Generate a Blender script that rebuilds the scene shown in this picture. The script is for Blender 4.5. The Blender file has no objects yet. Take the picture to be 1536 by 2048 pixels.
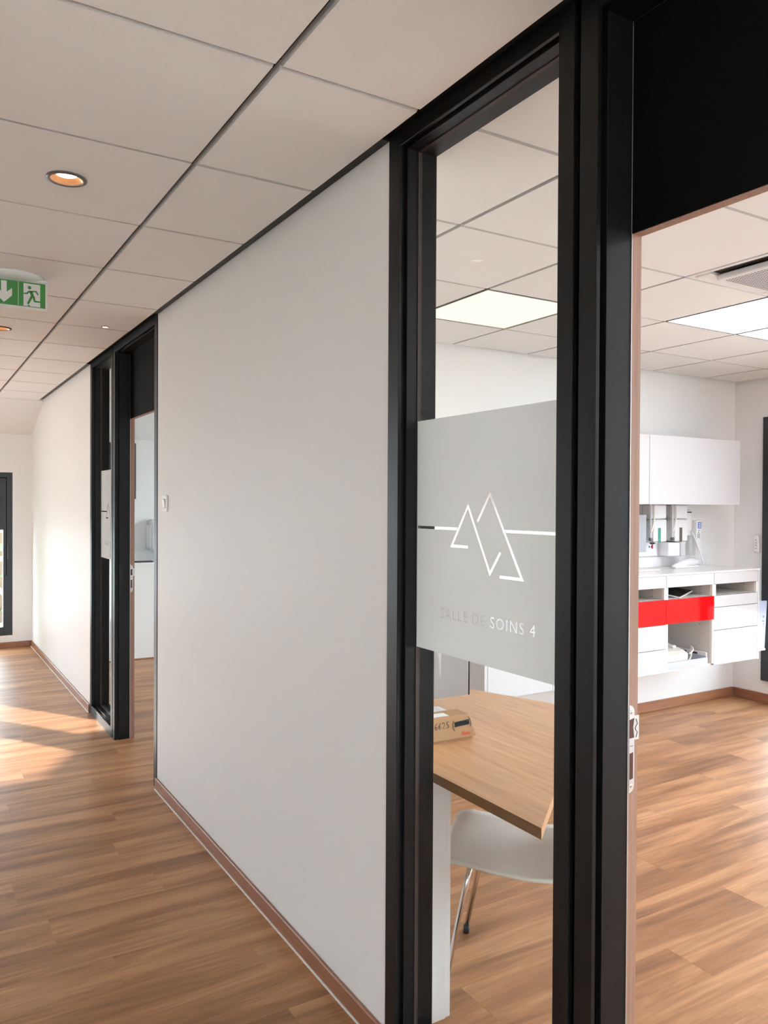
import bpy, bmesh, math, random
from mathutils import Vector, Matrix

# ---------------------------------------------------------------- camera, sky, sun, exposure
scene = bpy.context.scene
COL = scene.collection
YAW, PITCH, ROLL = 0.5434, 0.0101, 0.0050
F_PX = 1583.8
cam_d = bpy.data.cameras.new('camera')
cam = bpy.data.objects.new('camera', cam_d)
COL.objects.link(cam)
fw = Vector((math.sin(YAW) * math.cos(PITCH), math.cos(YAW) * math.cos(PITCH), -math.sin(PITCH)))
rt = Vector((math.cos(YAW), -math.sin(YAW), 0))
up = rt.cross(fw)
r2 = rt * math.cos(ROLL) + up * math.sin(ROLL)
u2 = -rt * math.sin(ROLL) + up * math.cos(ROLL)
CM = Matrix((r2, u2, -fw)).transposed().to_4x4()
CM.translation = Vector((-1.1415, 0.0, 1.518))
cam.matrix_world = CM
cam_d.sensor_fit = 'VERTICAL'
cam_d.sensor_height = 36.0
cam_d.lens = F_PX * 36.0 / 2048.0
cam_d.clip_start = 0.02
scene.camera = cam

world = bpy.data.worlds.new('sky')
scene.world = world
world.use_nodes = True
bg = world.node_tree.nodes['Background']
bg.inputs[0].default_value = (0.74, 0.875, 1.0, 1)
bg.inputs[1].default_value = 8.0

SUN_DIR = Vector((0.56, -0.83, -math.tan(math.radians(22)))).normalized()
sun_d = bpy.data.lights.new('sun', 'SUN')
sun_d.energy = 6.5
sun_d.angle = math.radians(0.6)
sun_d.color = (1.0, 0.96, 0.90)
sun = bpy.data.objects.new('sun', sun_d)
sun.rotation_euler = SUN_DIR.to_track_quat('-Z', 'Y').to_euler()
sun.location = (-8, 16, 6)
COL.objects.link(sun)

vs = scene.view_settings
vs.view_transform = 'Standard'
vs.look = 'None'
vs.gamma = 1.0
vs.use_curve_mapping = False
vs.exposure = 1.3
scene.cycles.max_bounces = 9
scene.cycles.diffuse_bounces = 5
scene.cycles.transparent_max_bounces = 16
scene.cycles.caustics_reflective = False
scene.cycles.caustics_refractive = False
scene.cycles.sample_clamp_indirect = 6.0
scene.cycles.adaptive_threshold = 0.045

random.seed(7)
H = 2.5            # ceiling tile underside
PT = 0.12          # partition thickness
YB = 3.966         # treatment room back wall
XF = 4.52          # facade wall
YE = 9.08          # end wall
XL = -4.6          # hall left wall
YR = -3.6          # hall rear wall
GY = 1.6593        # ceiling grid origin along the corridor
GXC = -0.4246      # ceiling grid line in corridor
GXR = 0.53         # ceiling grid line in room

# ---------------------------------------------------------------- materials
MATS = {}
def mat(name, color, rough=0.5, metal=0.0, spec=0.5, coat=0.0, emit=None, estr=0.0):
    m = bpy.data.materials.new(name); m.use_nodes = True
    b = m.node_tree.nodes['Principled BSDF']
    b.inputs['Base Color'].default_value = (*color, 1)
    b.inputs['Roughness'].default_value = rough
    b.inputs['Metallic'].default_value = metal
    b.inputs['Specular IOR Level'].default_value = spec
    b.inputs['Coat Weight'].default_value = coat
    if emit:
        b.inputs['Emission Color'].default_value = (*emit, 1)
        b.inputs['Emission Strength'].default_value = estr
    MATS[name] = m
    return m

def noise_tint(m, scale=(4, 4, 4), amount=0.06, bump=0.0, detail=4):
    """fine tonal mottling and relief on a plain material"""
    nt = m.node_tree; b = nt.nodes['Principled BSDF']
    tc = nt.nodes.new('ShaderNodeTexCoord'); mp = nt.nodes.new('ShaderNodeMapping')
    mp.inputs['Scale'].default_value = scale
    nz = nt.nodes.new('ShaderNodeTexNoise'); nz.inputs['Detail'].default_value = detail
    nt.links.new(tc.outputs['Object'], mp.inputs['Vector']); nt.links.new(mp.outputs[0], nz.inputs['Vector'])
    base = b.inputs['Base Color'].default_value[:]
    mx = nt.nodes.new('ShaderNodeMix'); mx.data_type = 'RGBA'
    mx.inputs['A'].default_value = [c * (1 - amount) for c in base[:3]] + [1]
    mx.inputs['B'].default_value = [min(1, c * (1 + amount)) for c in base[:3]] + [1]
    nt.links.new(nz.outputs['Fac'], mx.inputs['Factor']); nt.links.new(mx.outputs['Result'], b.inputs['Base Color'])
    if bump:
        bp = nt.nodes.new('ShaderNodeBump'); bp.inputs['Strength'].default_value = bump; bp.inputs['Distance'].default_value = 0.002
        nt.links.new(nz.outputs['Fac'], bp.inputs['Height']); nt.links.new(bp.outputs[0], b.inputs['Normal'])
    return m

def wood(name, stops, rough=0.4, axis='X', stretch=(0.9, 9.0), fine=(3.0, 80.0), rnd=True, coat=0.0, value_var=0.25, spec=0.5):
    m = bpy.data.materials.new(name); m.use_nodes = True
    nt = m.node_tree; b = nt.nodes['Principled BSDF']; L = nt.links.new; N = nt.nodes.new
    tc = N('ShaderNodeTexCoord'); oi = N('ShaderNodeObjectInfo')
    off = N('ShaderNodeVectorMath'); off.operation = 'SCALE'; off.inputs[0].default_value = (37.3, 71.7, 13.1)
    L(oi.outputs['Random'], off.inputs['Scale'])
    add = N('ShaderNodeVectorMath'); L(tc.outputs['Object'], add.inputs[0])
    if rnd: L(off.outputs[0], add.inputs[1])
    def mapped(a, c):
        mp = N('ShaderNodeMapping')
        mp.inputs['Scale'].default_value = {'X': (a, c, c), 'Y': (c, a, c), 'Z': (c, c, a)}[axis]
        L(add.outputs[0], mp.inputs['Vector']); return mp
    mp1 = mapped(*stretch)
    n1 = N('ShaderNodeTexNoise'); n1.inputs['Detail'].default_value = 5; n1.inputs['Roughness'].default_value = 0.6
    n1.inputs['Scale'].default_value = 1.0; n1.inputs['Distortion'].default_value = 0.7
    L(mp1.outputs[0], n1.inputs['Vector'])
    rp = N('ShaderNodeValToRGB'); cr = rp.color_ramp
    while len(cr.elements) < len(stops): cr.elements.new(0.5)
    for e, (p, c) in zip(cr.elements, stops): e.position = p; e.color = (*c, 1)
    L(n1.outputs['Fac'], rp.inputs['Fac'])
    mp2 = mapped(*fine)
    n2 = N('ShaderNodeTexNoise'); n2.inputs['Detail'].default_value = 3; n2.inputs['Scale'].default_value = 1.0
    n2.inputs['Distortion'].default_value = 0.4
    L(mp2.outputs[0], n2.inputs['Vector'])
    mr = N('ShaderNodeMapRange'); mr.inputs['From Min'].default_value = 0.3; mr.inputs['From Max'].default_value = 0.7
    mr.inputs['To Min'].default_value = 0.84; mr.inputs['To Max'].default_value = 1.1
    L(n2.outputs['Fac'], mr.inputs['Value'])
    vv = N('ShaderNodeMapRange'); vv.inputs['To Min'].default_value = 1 - value_var / 2; vv.inputs['To Max'].default_value = 1 + value_var / 2
    L(oi.outputs['Random'], vv.inputs['Value'])
    pr = N('ShaderNodeMath'); pr.operation = 'MULTIPLY'; L(mr.outputs[0], pr.inputs[0])
    if rnd: L(vv.outputs[0], pr.inputs[1])
    else: pr.inputs[1].default_value = 1.0
    ml = N('ShaderNodeVectorMath'); ml.operation = 'SCALE'
    L(rp.outputs['Color'], ml.inputs[0]); L(pr.outputs[0], ml.inputs['Scale'])
    L(ml.outputs[0], b.inputs['Base Color'])
    b.inputs['Roughness'].default_value = rough; b.inputs['Coat Weight'].default_value = coat
    b.inputs['Specular IOR Level'].default_value = spec
    bp = N('ShaderNodeBump'); bp.inputs['Strength'].default_value = 0.12; bp.inputs['Distance'].default_value = 0.001
    L(n2.outputs['Fac'], bp.inputs['Height']); L(bp.outputs[0], b.inputs['Normal'])
    MATS[name] = m
    return m

wood('floor_wood', [(0.24, (0.17, 0.080, 0.035)), (0.38, (0.30, 0.140, 0.062)), (0.50, (0.41, 0.198, 0.090)),
                    (0.62, (0.53, 0.278, 0.134)), (0.78, (0.45, 0.218, 0.099))], rough=0.38, stretch=(0.95, 9.0), fine=(4, 75), value_var=0.10, spec=0.32)
wood('base_wood', [(0.25, (0.23, 0.092, 0.048)), (0.55, (0.32, 0.135, 0.072)), (0.8, (0.37, 0.170, 0.094))], rough=0.4, axis='Y', stretch=(1.5, 18), fine=(5, 120), rnd=False)
wood('base_wood_x', [(0.25, (0.25, 0.105, 0.050)), (0.55, (0.34, 0.150, 0.075)), (0.8, (0.40, 0.19, 0.10))], rough=0.4, axis='X', stretch=(1.5, 18), fine=(5, 120), rnd=False)
wood('frame_wood', [(0.25, (0.30, 0.160, 0.105)), (0.55, (0.37, 0.205, 0.140)), (0.8, (0.42, 0.24, 0.165))], rough=0.5, axis='Z', stretch=(1.2, 40), fine=(4, 160), rnd=False)
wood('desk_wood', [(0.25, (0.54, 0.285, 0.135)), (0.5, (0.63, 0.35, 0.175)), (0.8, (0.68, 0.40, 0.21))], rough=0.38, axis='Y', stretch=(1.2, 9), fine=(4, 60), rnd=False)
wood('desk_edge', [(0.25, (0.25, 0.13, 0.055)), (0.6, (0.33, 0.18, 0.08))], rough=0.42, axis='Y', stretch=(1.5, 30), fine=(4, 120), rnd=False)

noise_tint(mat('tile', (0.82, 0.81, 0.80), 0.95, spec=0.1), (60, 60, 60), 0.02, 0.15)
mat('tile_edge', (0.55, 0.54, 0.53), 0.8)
mat('grid_dark', (0.03, 0.03, 0.032), 0.6)
noise_tint(mat('wall_panel', (0.80, 0.785, 0.755), 0.50, spec=0.09), (1.2, 1.2, 1.2), 0.008)
noise_tint(mat('plaster', (0.82, 0.815, 0.80), 0.8, spec=0.2), (30, 30, 30), 0.012, 0.05)
mat('white_edge', (0.86, 0.86, 0.84), 0.35)
noise_tint(mat('frame_dark', (0.0085, 0.0082, 0.0084), 0.42, spec=0.24), (400, 400, 400), 0.10, 0.05)
mat('frame_black', (0.004, 0.004, 0.004), 0.8, spec=0.1)
noise_tint(mat('transom', (0.006, 0.006, 0.007), 0.65, spec=0.05), (300, 300, 300), 0.08)
mat('window_frame', (0.030, 0.036, 0.040), 0.4, spec=0.4)
mat('shutter_dark', (0.035, 0.042, 0.045), 0.45)
mat('steel', (0.70, 0.70, 0.68), 0.38, metal=0.85)
mat('steel_hole', (0.10, 0.035, 0.02), 0.7)
mat('gasket', (0.035, 0.022, 0.016), 0.6)
mat('steel_slot', (0.02, 0.02, 0.02), 0.7)
mat('chrome', (0.75, 0.74, 0.72), 0.08, metal=1.0)
mat('rubber', (0.02, 0.02, 0.02), 0.6)
mat('gloss_white', (0.64, 0.63, 0.64), 0.07, spec=0.14)
mat('carcass', (0.70, 0.67, 0.63), 0.5)
mat('carcass_edge', (0.88, 0.86, 0.83), 0.35)
mat('gloss_red', (0.80, 0.006, 0.008), 0.04, spec=0.4)
mat('worktop', (0.84, 0.83, 0.83), 0.16)
mat('device_white', (0.82, 0.81, 0.82), 0.35)
mat('device_cream', (0.78, 0.74, 0.68), 0.4)
mat('device_grey', (0.42, 0.43, 0.46), 0.45)
mat('device_dark', (0.04, 0.04, 0.045), 0.45)
mat('tray_grey', (0.50, 0.52, 0.60), 0.45)
mat('soap_green', (0.10, 0.36, 0.27), 0.2)
mat('soap_brown', (0.14, 0.12, 0.10), 0.2)
mat('wheel_grey', (0.16, 0.16, 0.17), 0.4)
mat('red_tip', (0.65, 0.04, 0.08), 0.4)
mat('keypad_blue', (0.10, 0.20, 0.62), 0.4)
mat('print_grey', (0.20, 0.20, 0.22), 0.6)
mat('poster_blue', (0.46, 0.50, 0.66), 0.6)
mat('silver', (0.42, 0.42, 0.42), 0.42, metal=0.35)
mat('silver_edge', (0.85, 0.85, 0.83), 0.3)
mat('screen_black', (0.012, 0.012, 0.014), 0.15)
noise_tint(mat('cardboard', (0.47, 0.29, 0.16), 0.85, spec=0.15), (8, 60, 60), 0.05, 0.05)
mat('marker', (0.045, 0.050, 0.060), 0.6)
mat('print_orange', (0.72, 0.13, 0.05), 0.6)
mat('paper', (0.88, 0.89, 0.90), 0.6)
mat('shell_white', (0.86, 0.80, 0.71), 0.32)
mat('leg_white', (0.76, 0.73, 0.70), 0.4)
mat('sign_green', (0.045, 0.245, 0.045), 0.35)
mat('sign_white', (0.74, 0.70, 0.66), 0.4)
mat('clear_plastic', (0.80, 0.82, 0.80), 0.15)
mat('copper', (0.72, 0.36, 0.18), 0.3, metal=0.6)
mat('trim_bronze', (0.10, 0.085, 0.08), 0.4)
mat('lamp_warm', (0.12, 0.12, 0.12), 0.5, emit=(1.0, 0.90, 0.72), estr=9.0)
mat('lamp_spot', (0.12, 0.12, 0.12), 0.5, emit=(1.0, 0.97, 0.90), estr=4.0)
mat('led_warm', (0.12, 0.12, 0.12), 0.5, emit=(1.0, 0.93, 0.68), estr=0.50)
mat('led_cool', (0.12, 0.12, 0.12), 0.5, emit=(0.95, 0.93, 1.0), estr=3.0)
mat('led_fill', (0.12, 0.12, 0.12), 0.5, emit=(0.88, 0.91, 1.0), estr=5.0)
mat('led_frame', (0.22, 0.21, 0.21), 0.5)
mat('ac_white', (0.80, 0.79, 0.80), 0.4)
mat('ac_dark', (0.05, 0.045, 0.045), 0.6)
mat('switch_white', (0.78, 0.76, 0.73), 0.35)
noise_tint(mat('leaf', (0.10, 0.20, 0.055), 0.6), (3, 3, 3), 0.4)
noise_tint(mat('bark', (0.12, 0.08, 0.05), 0.9), (20, 20, 4), 0.3, 0.5)
noise_tint(mat('gravel', (0.46, 0.44, 0.40), 0.9), (2, 2, 2), 0.15)

def glass_mat():
    m = bpy.data.materials.new('glass'); m.use_nodes = True
    nt = m.node_tree; nt.nodes.clear(); N = nt.nodes.new; L = nt.links.new
    o = N('ShaderNodeOutputMaterial'); t = N('ShaderNodeBsdfTransparent'); t.inputs[0].default_value = (0.965, 0.975, 0.97, 1)
    g = N('ShaderNodeBsdfGlossy'); g.inputs['Roughness'].default_value = 0.01
    fr = N('ShaderNodeFresnel'); fr.inputs[0].default_value = 1.35
    ml = N('ShaderNodeMath'); ml.operation = 'MULTIPLY'; ml.inputs[1].default_value = 0.55
    ge = N('ShaderNodeNewGeometry'); inv = N('ShaderNodeMath'); inv.operation = 'SUBTRACT'; inv.inputs[0].default_value = 1.0
    L(ge.outputs['Backfacing'], inv.inputs[1]); m3 = N('ShaderNodeMath'); m3.operation = 'MULTIPLY'
    mx = N('ShaderNodeMixShader'); L(fr.outputs[0], ml.inputs[0]); L(ml.outputs[0], m3.inputs[0]); L(inv.outputs[0], m3.inputs[1]); L(m3.outputs[0], mx.inputs[0])
    L(t.outputs[0], mx.inputs[1]); L(g.outputs[0], mx.inputs[2]); L(mx.outputs[0], o.inputs[0])
    MATS['glass'] = m
glass_mat()

def film_mat():
    m = bpy.data.materials.new('frosted_film'); m.use_nodes = True
    nt = m.node_tree; nt.nodes.clear(); N = nt.nodes.new; L = nt.links.new
    o = N('ShaderNodeOutputMaterial')
    tr = N('ShaderNodeBsdfTranslucent'); tr.inputs[0].default_value = (0.73, 0.72, 0.705, 1)
    df = N('ShaderNodeBsdfDiffuse'); df.inputs[0].default_value = (0.71, 0.705, 0.69, 1)
    m1 = N('ShaderNodeMixShader'); m1.inputs[0].default_value = 0.42
    L(tr.outputs[0], m1.inputs[1]); L(df.outputs[0], m1.inputs[2])
    tp = N('ShaderNodeBsdfTransparent'); tp.inputs[0].default_value = (0.9, 0.92, 0.9, 1)
    m2 = N('ShaderNodeMixShader'); m2.inputs[0].default_value = 0.08
    L(m1.outputs[0], m2.inputs[1]); L(tp.outputs[0], m2.inputs[2]); L(m2.outputs[0], o.inputs[0])
    MATS['film'] = m
film_mat()

# ---------------------------------------------------------------- mesh helpers
def new_obj(name, bm, m, parent=None, loc=(0, 0, 0), smooth=False):
    me = bpy.data.meshes.new(name)
    bmesh.ops.recalc_face_normals(bm, faces=bm.faces[:])
    bm.to_mesh(me); bm.free()
    if m: me.materials.append(MATS[m])
    if smooth:
        for p in me.polygons: p.use_smooth = True
    o = bpy.data.objects.new(name, me); COL.objects.link(o)
    o.location = loc
    if parent: o.parent = parent
    return o

def tag(o, label=None, cat=None, group=None, kind=None):
    if label: o['label'] = label
    if cat: o['category'] = cat
    if group: o['group'] = group
    if kind: o['kind'] = kind
    return o

def thing(name, label, cat, loc=(0, 0, 0), rz=0.0, group=None, kind=None):
    o = bpy.data.objects.new(name, None); COL.objects.link(o)
    o.empty_display_size = 0.05
    o.location = loc; o.rotation_euler = (0, 0, rz)
    return tag(o, label, cat, group, kind)

def bm_box(bm, lo, hi, bevel=0.0, seg=1):
    lo, hi = Vector(lo), Vector(hi)
    v = [bm.verts.new((x, y, z)) for x in (lo.x, hi.x) for y in (lo.y, hi.y) for z in (lo.z, hi.z)]
    fs = [bm.faces.new([v[i] for i in q]) for q in ((0, 1, 3, 2), (4, 6, 7, 5), (0, 4, 5, 1), (2, 3, 7, 6), (0, 2, 6, 4), (1, 5, 7, 3))]
    if bevel:
        es = list({e for f in fs for e in f.edges})
        bmesh.ops.bevel(bm, geom=es, offset=bevel, segments=seg, profile=0.5, affect='EDGES')
    return bm

def box(name, lo, hi, m, parent=None, bevel=0.0, seg=1, rel=True):
    """world-space box; under a parent without rotation the parent's place is subtracted"""
    bm = bmesh.new(); off = parent.location if (parent and rel) else Vector((0, 0, 0))
    bm_box(bm, Vector(lo) - off, Vector(hi) - off, bevel, seg)
    return new_obj(name, bm, m, parent)

def boxes(name, lst, m, parent=None, bevel=0.0):
    bm = bmesh.new(); off = parent.location if parent else Vector((0, 0, 0))
    for lo, hi in lst: bm_box(bm, Vector(lo) - off, Vector(hi) - off, bevel)
    return new_obj(name, bm, m, parent)

def prism(name, pts, axis, a, b, m, parent=None, bevel=0.0, off=None):
    """polygon pts (2D) extruded along axis from a to b"""
    bm = bmesh.new()
    off = Vector(off) if off is not None else (parent.location if parent else Vector((0, 0, 0)))
    def P(p, t):
        return Vector({'x': (t, p[0], p[1]), 'y': (p[0], t, p[1]), 'z': (p[0], p[1], t)}[axis]) - off
    A = [bm.verts.new(P(p, a)) for p in pts]; B = [bm.verts.new(P(p, b)) for p in pts]
    fa = bm.faces.new(A); fb = bm.faces.new(B[::-1])
    n = len(pts)
    for i in range(n): bm.faces.new((A[i], A[(i + 1) % n], B[(i + 1) % n], B[i]))
    if bevel:
        bmesh.ops.bevel(bm, geom=list(set(fa.edges[:] + fb.edges[:])), offset=bevel, segments=1, affect='EDGES')
    return new_obj(name, bm, m, parent)

def bm_tube(bm, pts, r, n=10, cap=True):
    pts = [Vector(p) for p in pts]; rings = []
    rr = r if isinstance(r, (list, tuple)) else [r] * len(pts)
    t0 = (pts[1] - pts[0]).normalized()
    nrm = t0.orthogonal().normalized()
    for i, p in enumerate(pts):
        t = (pts[min(i + 1, len(pts) - 1)] - pts[max(i - 1, 0)]).normalized()
        nrm = (nrm - t * nrm.dot(t)).normalized(); bn = t.cross(nrm)
        rings.append([bm.verts.new(p + (nrm * math.cos(2 * math.pi * k / n) + bn * math.sin(2 * math.pi * k / n)) * rr[i]) for k in range(n)])
    for a, b in zip(rings, rings[1:]):
        for k in range(n): bm.faces.new((a[k], a[(k + 1) % n], b[(k + 1) % n], b[k]))
    if cap:
        bm.faces.new(rings[0][::-1]); bm.faces.new(rings[-1])
    return bm

def tube(name, pts, r, m, parent=None, n=10, off=None):
    off = Vector(off) if off is not None else (parent.location if parent else Vector((0, 0, 0)))
    bm = bmesh.new(); bm_tube(bm, [Vector(p) - off for p in pts], r, n)
    return new_obj(name, bm, m, parent, smooth=True)

def lathe(name, prof, c, m, parent=None, n=32, axis='z', smooth=True, caps=True):
    """prof: (radius, height) pairs turned about axis through c"""
    off = parent.location if parent else Vector((0, 0, 0))
    c = Vector(c) - off; bm = bmesh.new(); rings = []
    for r, h in prof:
        ring = []
        for k in range(n):
            a = 2 * math.pi * k / n; x, y = r * math.cos(a), r * math.sin(a)
            ring.append(bm.verts.new(c + Vector({'z': (x, y, h), 'y': (x, h, y), 'x': (h, x, y)}[axis])))
        rings.append(ring)
    for a, b in zip(rings, rings[1:]):
        for k in range(n): bm.faces.new((a[k], a[(k + 1) % n], b[(k + 1) % n], b[k]))
    if caps and prof[0][0] > 1e-6: bm.faces.new(rings[0][::-1])
    if caps and prof[-1][0] > 1e-6: bm.faces.new(rings[-1])
    bmesh.ops.remove_doubles(bm, verts=bm.verts[:], dist=1e-6)
    return new_obj(name, bm, m, parent, smooth=smooth)

def bezier(p, n=10):
    p = [Vector(q) for q in p]; out = []
    for i in range(n + 1):
        t = i / n; q = p[:]
        while len(q) > 1: q = [a.lerp(b, t) for a, b in zip(q, q[1:])]
        out.append(q[0])
    return out

def text_mesh(name, txt, size, mtx, m, parent=None, extrude=0.0004, spacing=1.0, align='LEFT', shear=0.0, offset=0.0):
    cu = bpy.data.curves.new(name, 'FONT'); cu.body = txt; cu.size = size; cu.extrude = extrude
    cu.space_character = spacing; cu.align_x = align; cu.shear = shear; cu.offset = offset
    cu.resolution_u = 4
    t = bpy.data.objects.new(name, cu); COL.objects.link(t)
    bpy.context.view_layer.update()
    me = bpy.data.meshes.new_from_object(t.evaluated_get(bpy.context.evaluated_depsgraph_get()))
    bpy.data.objects.remove(t); bpy.data.curves.remove(cu)
    me.transform(mtx)
    me.materials.clear(); me.materials.append(MATS[m])
    o = bpy.data.objects.new(name, me); COL.objects.link(o)
    if parent: o.parent = parent
    return o

def struct(o, label, cat): return tag(o, label, cat, kind='structure')

# ---------------------------------------------------------------- floor and planks
floor = boxes('floor', [((XL - 0.2, YR - 0.2, -0.12), (XF + 0.2, YE + 0.2, -0.012))], 'grid_dark')
struct(floor, 'warm brown wood-look plank floor running through corridor and rooms', 'floor')
PW, PLEN, Y0P = 0.1825, 1.29, 2.90
def plank_mesh(L_, W_):
    bm = bmesh.new(); g = 0.0002; c = 0.0006; z = 0.0
    x0, x1, y0, y1 = g, L_ - g, -W_ / 2 + g, W_ / 2 - g
    top = [bm.verts.new(p) for p in ((x0 + c, y0 + c, z), (x1 - c, y0 + c, z), (x1 - c, y1 - c, z), (x0 + c, y1 - c, z))]
    mid = [bm.verts.new(p) for p in ((x0, y0, z - c * 0.6), (x1, y0, z - c * 0.6), (x1, y1, z - c * 0.6), (x0, y1, z - c * 0.6))]
    bot = [bm.verts.new((v.co.x, v.co.y, -0.012)) for v in mid]
    bm.faces.new(top)
    for i in range(4):
        j = (i + 1) % 4
        bm.faces.new((mid[i], mid[j], top[j], top[i])); bm.faces.new((bot[i], bot[j], mid[j], mid[i]))
    me = bpy.data.meshes.new('plank'); bm.to_mesh(me); bm.free(); me.materials.append(MATS['floor_wood']); return me
PM = {}
KNOWN = {0: -0.70, 1: -0.273, 5: -0.28, 7: -0.706, -1: 0.12, -2: -0.55, -3: -0.13}
rest = []
prng = random.Random(3)
k0 = math.floor((YR - Y0P) / PW); k1 = math.ceil((YE - Y0P) / PW)
last = 0.0
for k in range(k0, k1 + 1):
    ya = Y0P + k * PW; yc = ya + PW / 2
    if yc > YE - 0.05 or yc < YR + 0.05: continue
    j = KNOWN.get(k)
    if j is None:
        j = last + prng.choice((0.43, 0.55, 0.78))
    last = j
    x = j - math.ceil((j - XL) / PLEN) * PLEN
    while x < XF - 0.02:
        xa, xb = max(x, XL), min(x + PLEN, XF)
        if xb - xa > 0.02:
            xm = (xa + xb) / 2
            vis = (xb > -1.05 and xa < 0.02 and yc > 2.3) or (xb > 0.05 and xa < 4.6 and 0.75 < yc < 4.0 and xm - 0.6 > (yc - 4.2) * 0.4 - 0.6) or (xb > 0.05 and xa < 1.15 and 4.2 < yc < 7.9)
            if vis:
                key = (round(xb - xa, 3))
                if key not in PM: PM[key] = plank_mesh(xb - xa, PW)
                o = bpy.data.objects.new('plank', PM[key]); COL.objects.link(o)
                o.location = (xa, yc, 0); o.parent = floor
            else:
                rest.append((xa, xb, yc))
        x += PLEN
bm = bmesh.new()
for xa, xb, yc in rest:
    bm_box(bm, (xa + 0.0004, yc - PW / 2 + 0.0004, -0.012), (xb - 0.0004, yc + PW / 2 - 0.0004, 0.0))
tag(new_obj('plank_field', bm, 'floor_wood', floor), kind='stuff')

# ---------------------------------------------------------------- ceiling and tiles
ceiling = boxes('ceiling', [((XL - 0.2, YR - 0.2, 2.535), (XF + 0.2, 8.32, 2.65))], 'grid_dark')
struct(ceiling, 'white suspended tile ceiling with dark recessed joints', 'ceiling')
TT = 0.020
GA, GB = 0.0075, 0.0030     # half gaps: across x, across y
TM = {}
def tile_mesh(w, d):
    key = (round(w, 4), round(d, 4))
    if key in TM: return TM[key]
    bm = bmesh.new()
    x0, x1, y0, y1 = GA, w - GA, GB, d - GB
    c = 0.0015; cy = 0.0045; ch = 0.008      # reveal edge: wider on the cross joints
    a = [bm.verts.new(p) for p in ((x0 + c, y0 + cy, 0), (x1 - c, y0 + cy, 0), (x1 - c, y1 - cy, 0), (x0 + c, y1 - cy, 0))]
    b = [bm.verts.new(p) for p in ((x0, y0, ch), (x1, y0, ch), (x1, y1, ch), (x0, y1, ch))]
    t = [bm.verts.new((v.co.x, v.co.y, TT)) for v in b]
    bm.faces.new(a[::-1])
    for i in range(4):
        j = (i + 1) % 4
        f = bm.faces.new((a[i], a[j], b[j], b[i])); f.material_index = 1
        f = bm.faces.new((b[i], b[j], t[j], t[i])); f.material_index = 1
    bm.faces.new(t)
    me = bpy.data.meshes.new('ceiling_tile'); bm.to_mesh(me); bm.free()
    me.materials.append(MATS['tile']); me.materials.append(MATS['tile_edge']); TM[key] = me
    return me
LEDS = {(1.13, 2): 'w', (2.33, 1): 'c', (2.93, 1): 'c2'}
trest = []
def tiles(xs, ys, visf, skip=()):
    for xa, xb in zip(xs, xs[1:]):
        for ya, yb in zip(ys, ys[1:]):
            if any(abs(xa - sx) < 0.02 and abs(ya - sy) < 0.02 for sx, sy in skip): continue
            if visf((xa + xb) / 2, (ya + yb) / 2):
                o = bpy.data.objects.new('ceiling_tile', tile_mesh(xb - xa, yb - ya)); COL.objects.link(o)
                o.location = (xa, ya, H); o.parent = ceiling
            else:
                trest.append((xa, xb, ya, yb))
xs = [-0.0436 + GA] + [GXC - 0.6 * i for i in range(7)] + [XL]
xs = xs[::-1]
gys = [GY + 0.6 * i for i in range(-9, 12)]
ys = [YR] + [y for y in gys if YR < y < 8.28] + [8.30]
DL = [(-0.723, 2.564), (-0.683, 4.954)]
tiles(xs, ys, lambda x, y: x > -1.03 and y > 0.9)
xr = [PT + 0.01] + [GXR + 0.6 * i for i in range(7)] + [XF - 0.012]
yr = [-0.58] + [y for y in gys if -0.55 < y < YB - 0.05] + [YB - 0.012]
SKIP = [(1.13, GY + 1.2), (2.33, GY + 0.6), (2.93, GY + 0.6), (1.73, GY), (2.93, GY + 1.8)]
SKIP = SKIP[:4] + [(1.13, GY - 1.2), (2.33, GY - 1.2), (3.53, GY - 1.2), (2.33, GY - 1.8)]
tiles(xr, yr, lambda x, y: y > 1.0, SKIP)
yf = [YB + 0.112] + [y for y in gys if YB + 0.2 < y < 8.28] + [8.30]
tiles(xr, yf, lambda x, y: False)
bm = bmesh.new()
for xa, xb, ya, yb in trest: bm_box(bm, (xa + GA, ya + GB, H), (xb - GA, yb - GB, H + TT))
tag(new_obj('tile_field', bm, 'tile', ceiling), kind='stuff')
# sloping plaster at the far end under the roof
slope = prism('ceiling_slope', [(8.30, 2.50), (YE, 2.227), (YE + 0.2, 2.227), (YE + 0.2, 2.65), (8.30, 2.65)], 'x', XL, XF, 'plaster')
struct(slope, 'pale plaster ceiling slope above the far end wall', 'ceiling')

# shadow-gap trim along the partition
struct(boxes('trim_1', [((-0.044, 1.867, 2.515), (-0.001, 4.209, 2.535)), ((-0.044, 5.985, 2.515), (-0.001, 8.31, 2.535)),
                        ((-0.044, YR, 2.515), (-0.001, 0.10, 2.535))], 'frame_dark'),
       'dark shadow-gap strip between corridor ceiling and white wall', 'trim')
struct(boxes('trim_2', [((PT, -0.58, 2.506), (PT + 0.012, YB, 2.53)), ((PT, YB - 0.012, 2.506), (XF, YB, 2.53)), ((XF - 0.012, -0.58, 2.506), (XF, YB, 2.53))], 'frame_dark'),
       'thin dark edge strip around the treatment room ceiling', 'trim')

# ---------------------------------------------------------------- walls
def wall_panel(name, ya, yb, z0, parent):
    return box(name, (0.0, ya, z0), (PT, yb, 2.522), 'wall_panel', parent, bevel=0.0025)
wr = thing('wall_right', 'white smooth corridor partition with flush full-height panels', 'wall', (0, 0, 0), kind='structure')
wall_panel('wall_panel', 1.869, 4.2075, 0.004, wr)
wall_panel('wall_panel', 5.9865, YE, 0.004, wr)
wall_panel('wall_panel', YR, 0.098, 0.004, wr)
box('wall_core', (0.02, 1.86, 2.50), (PT - 0.02, 4.215, 2.60), 'frame_dark', wr)

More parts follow.
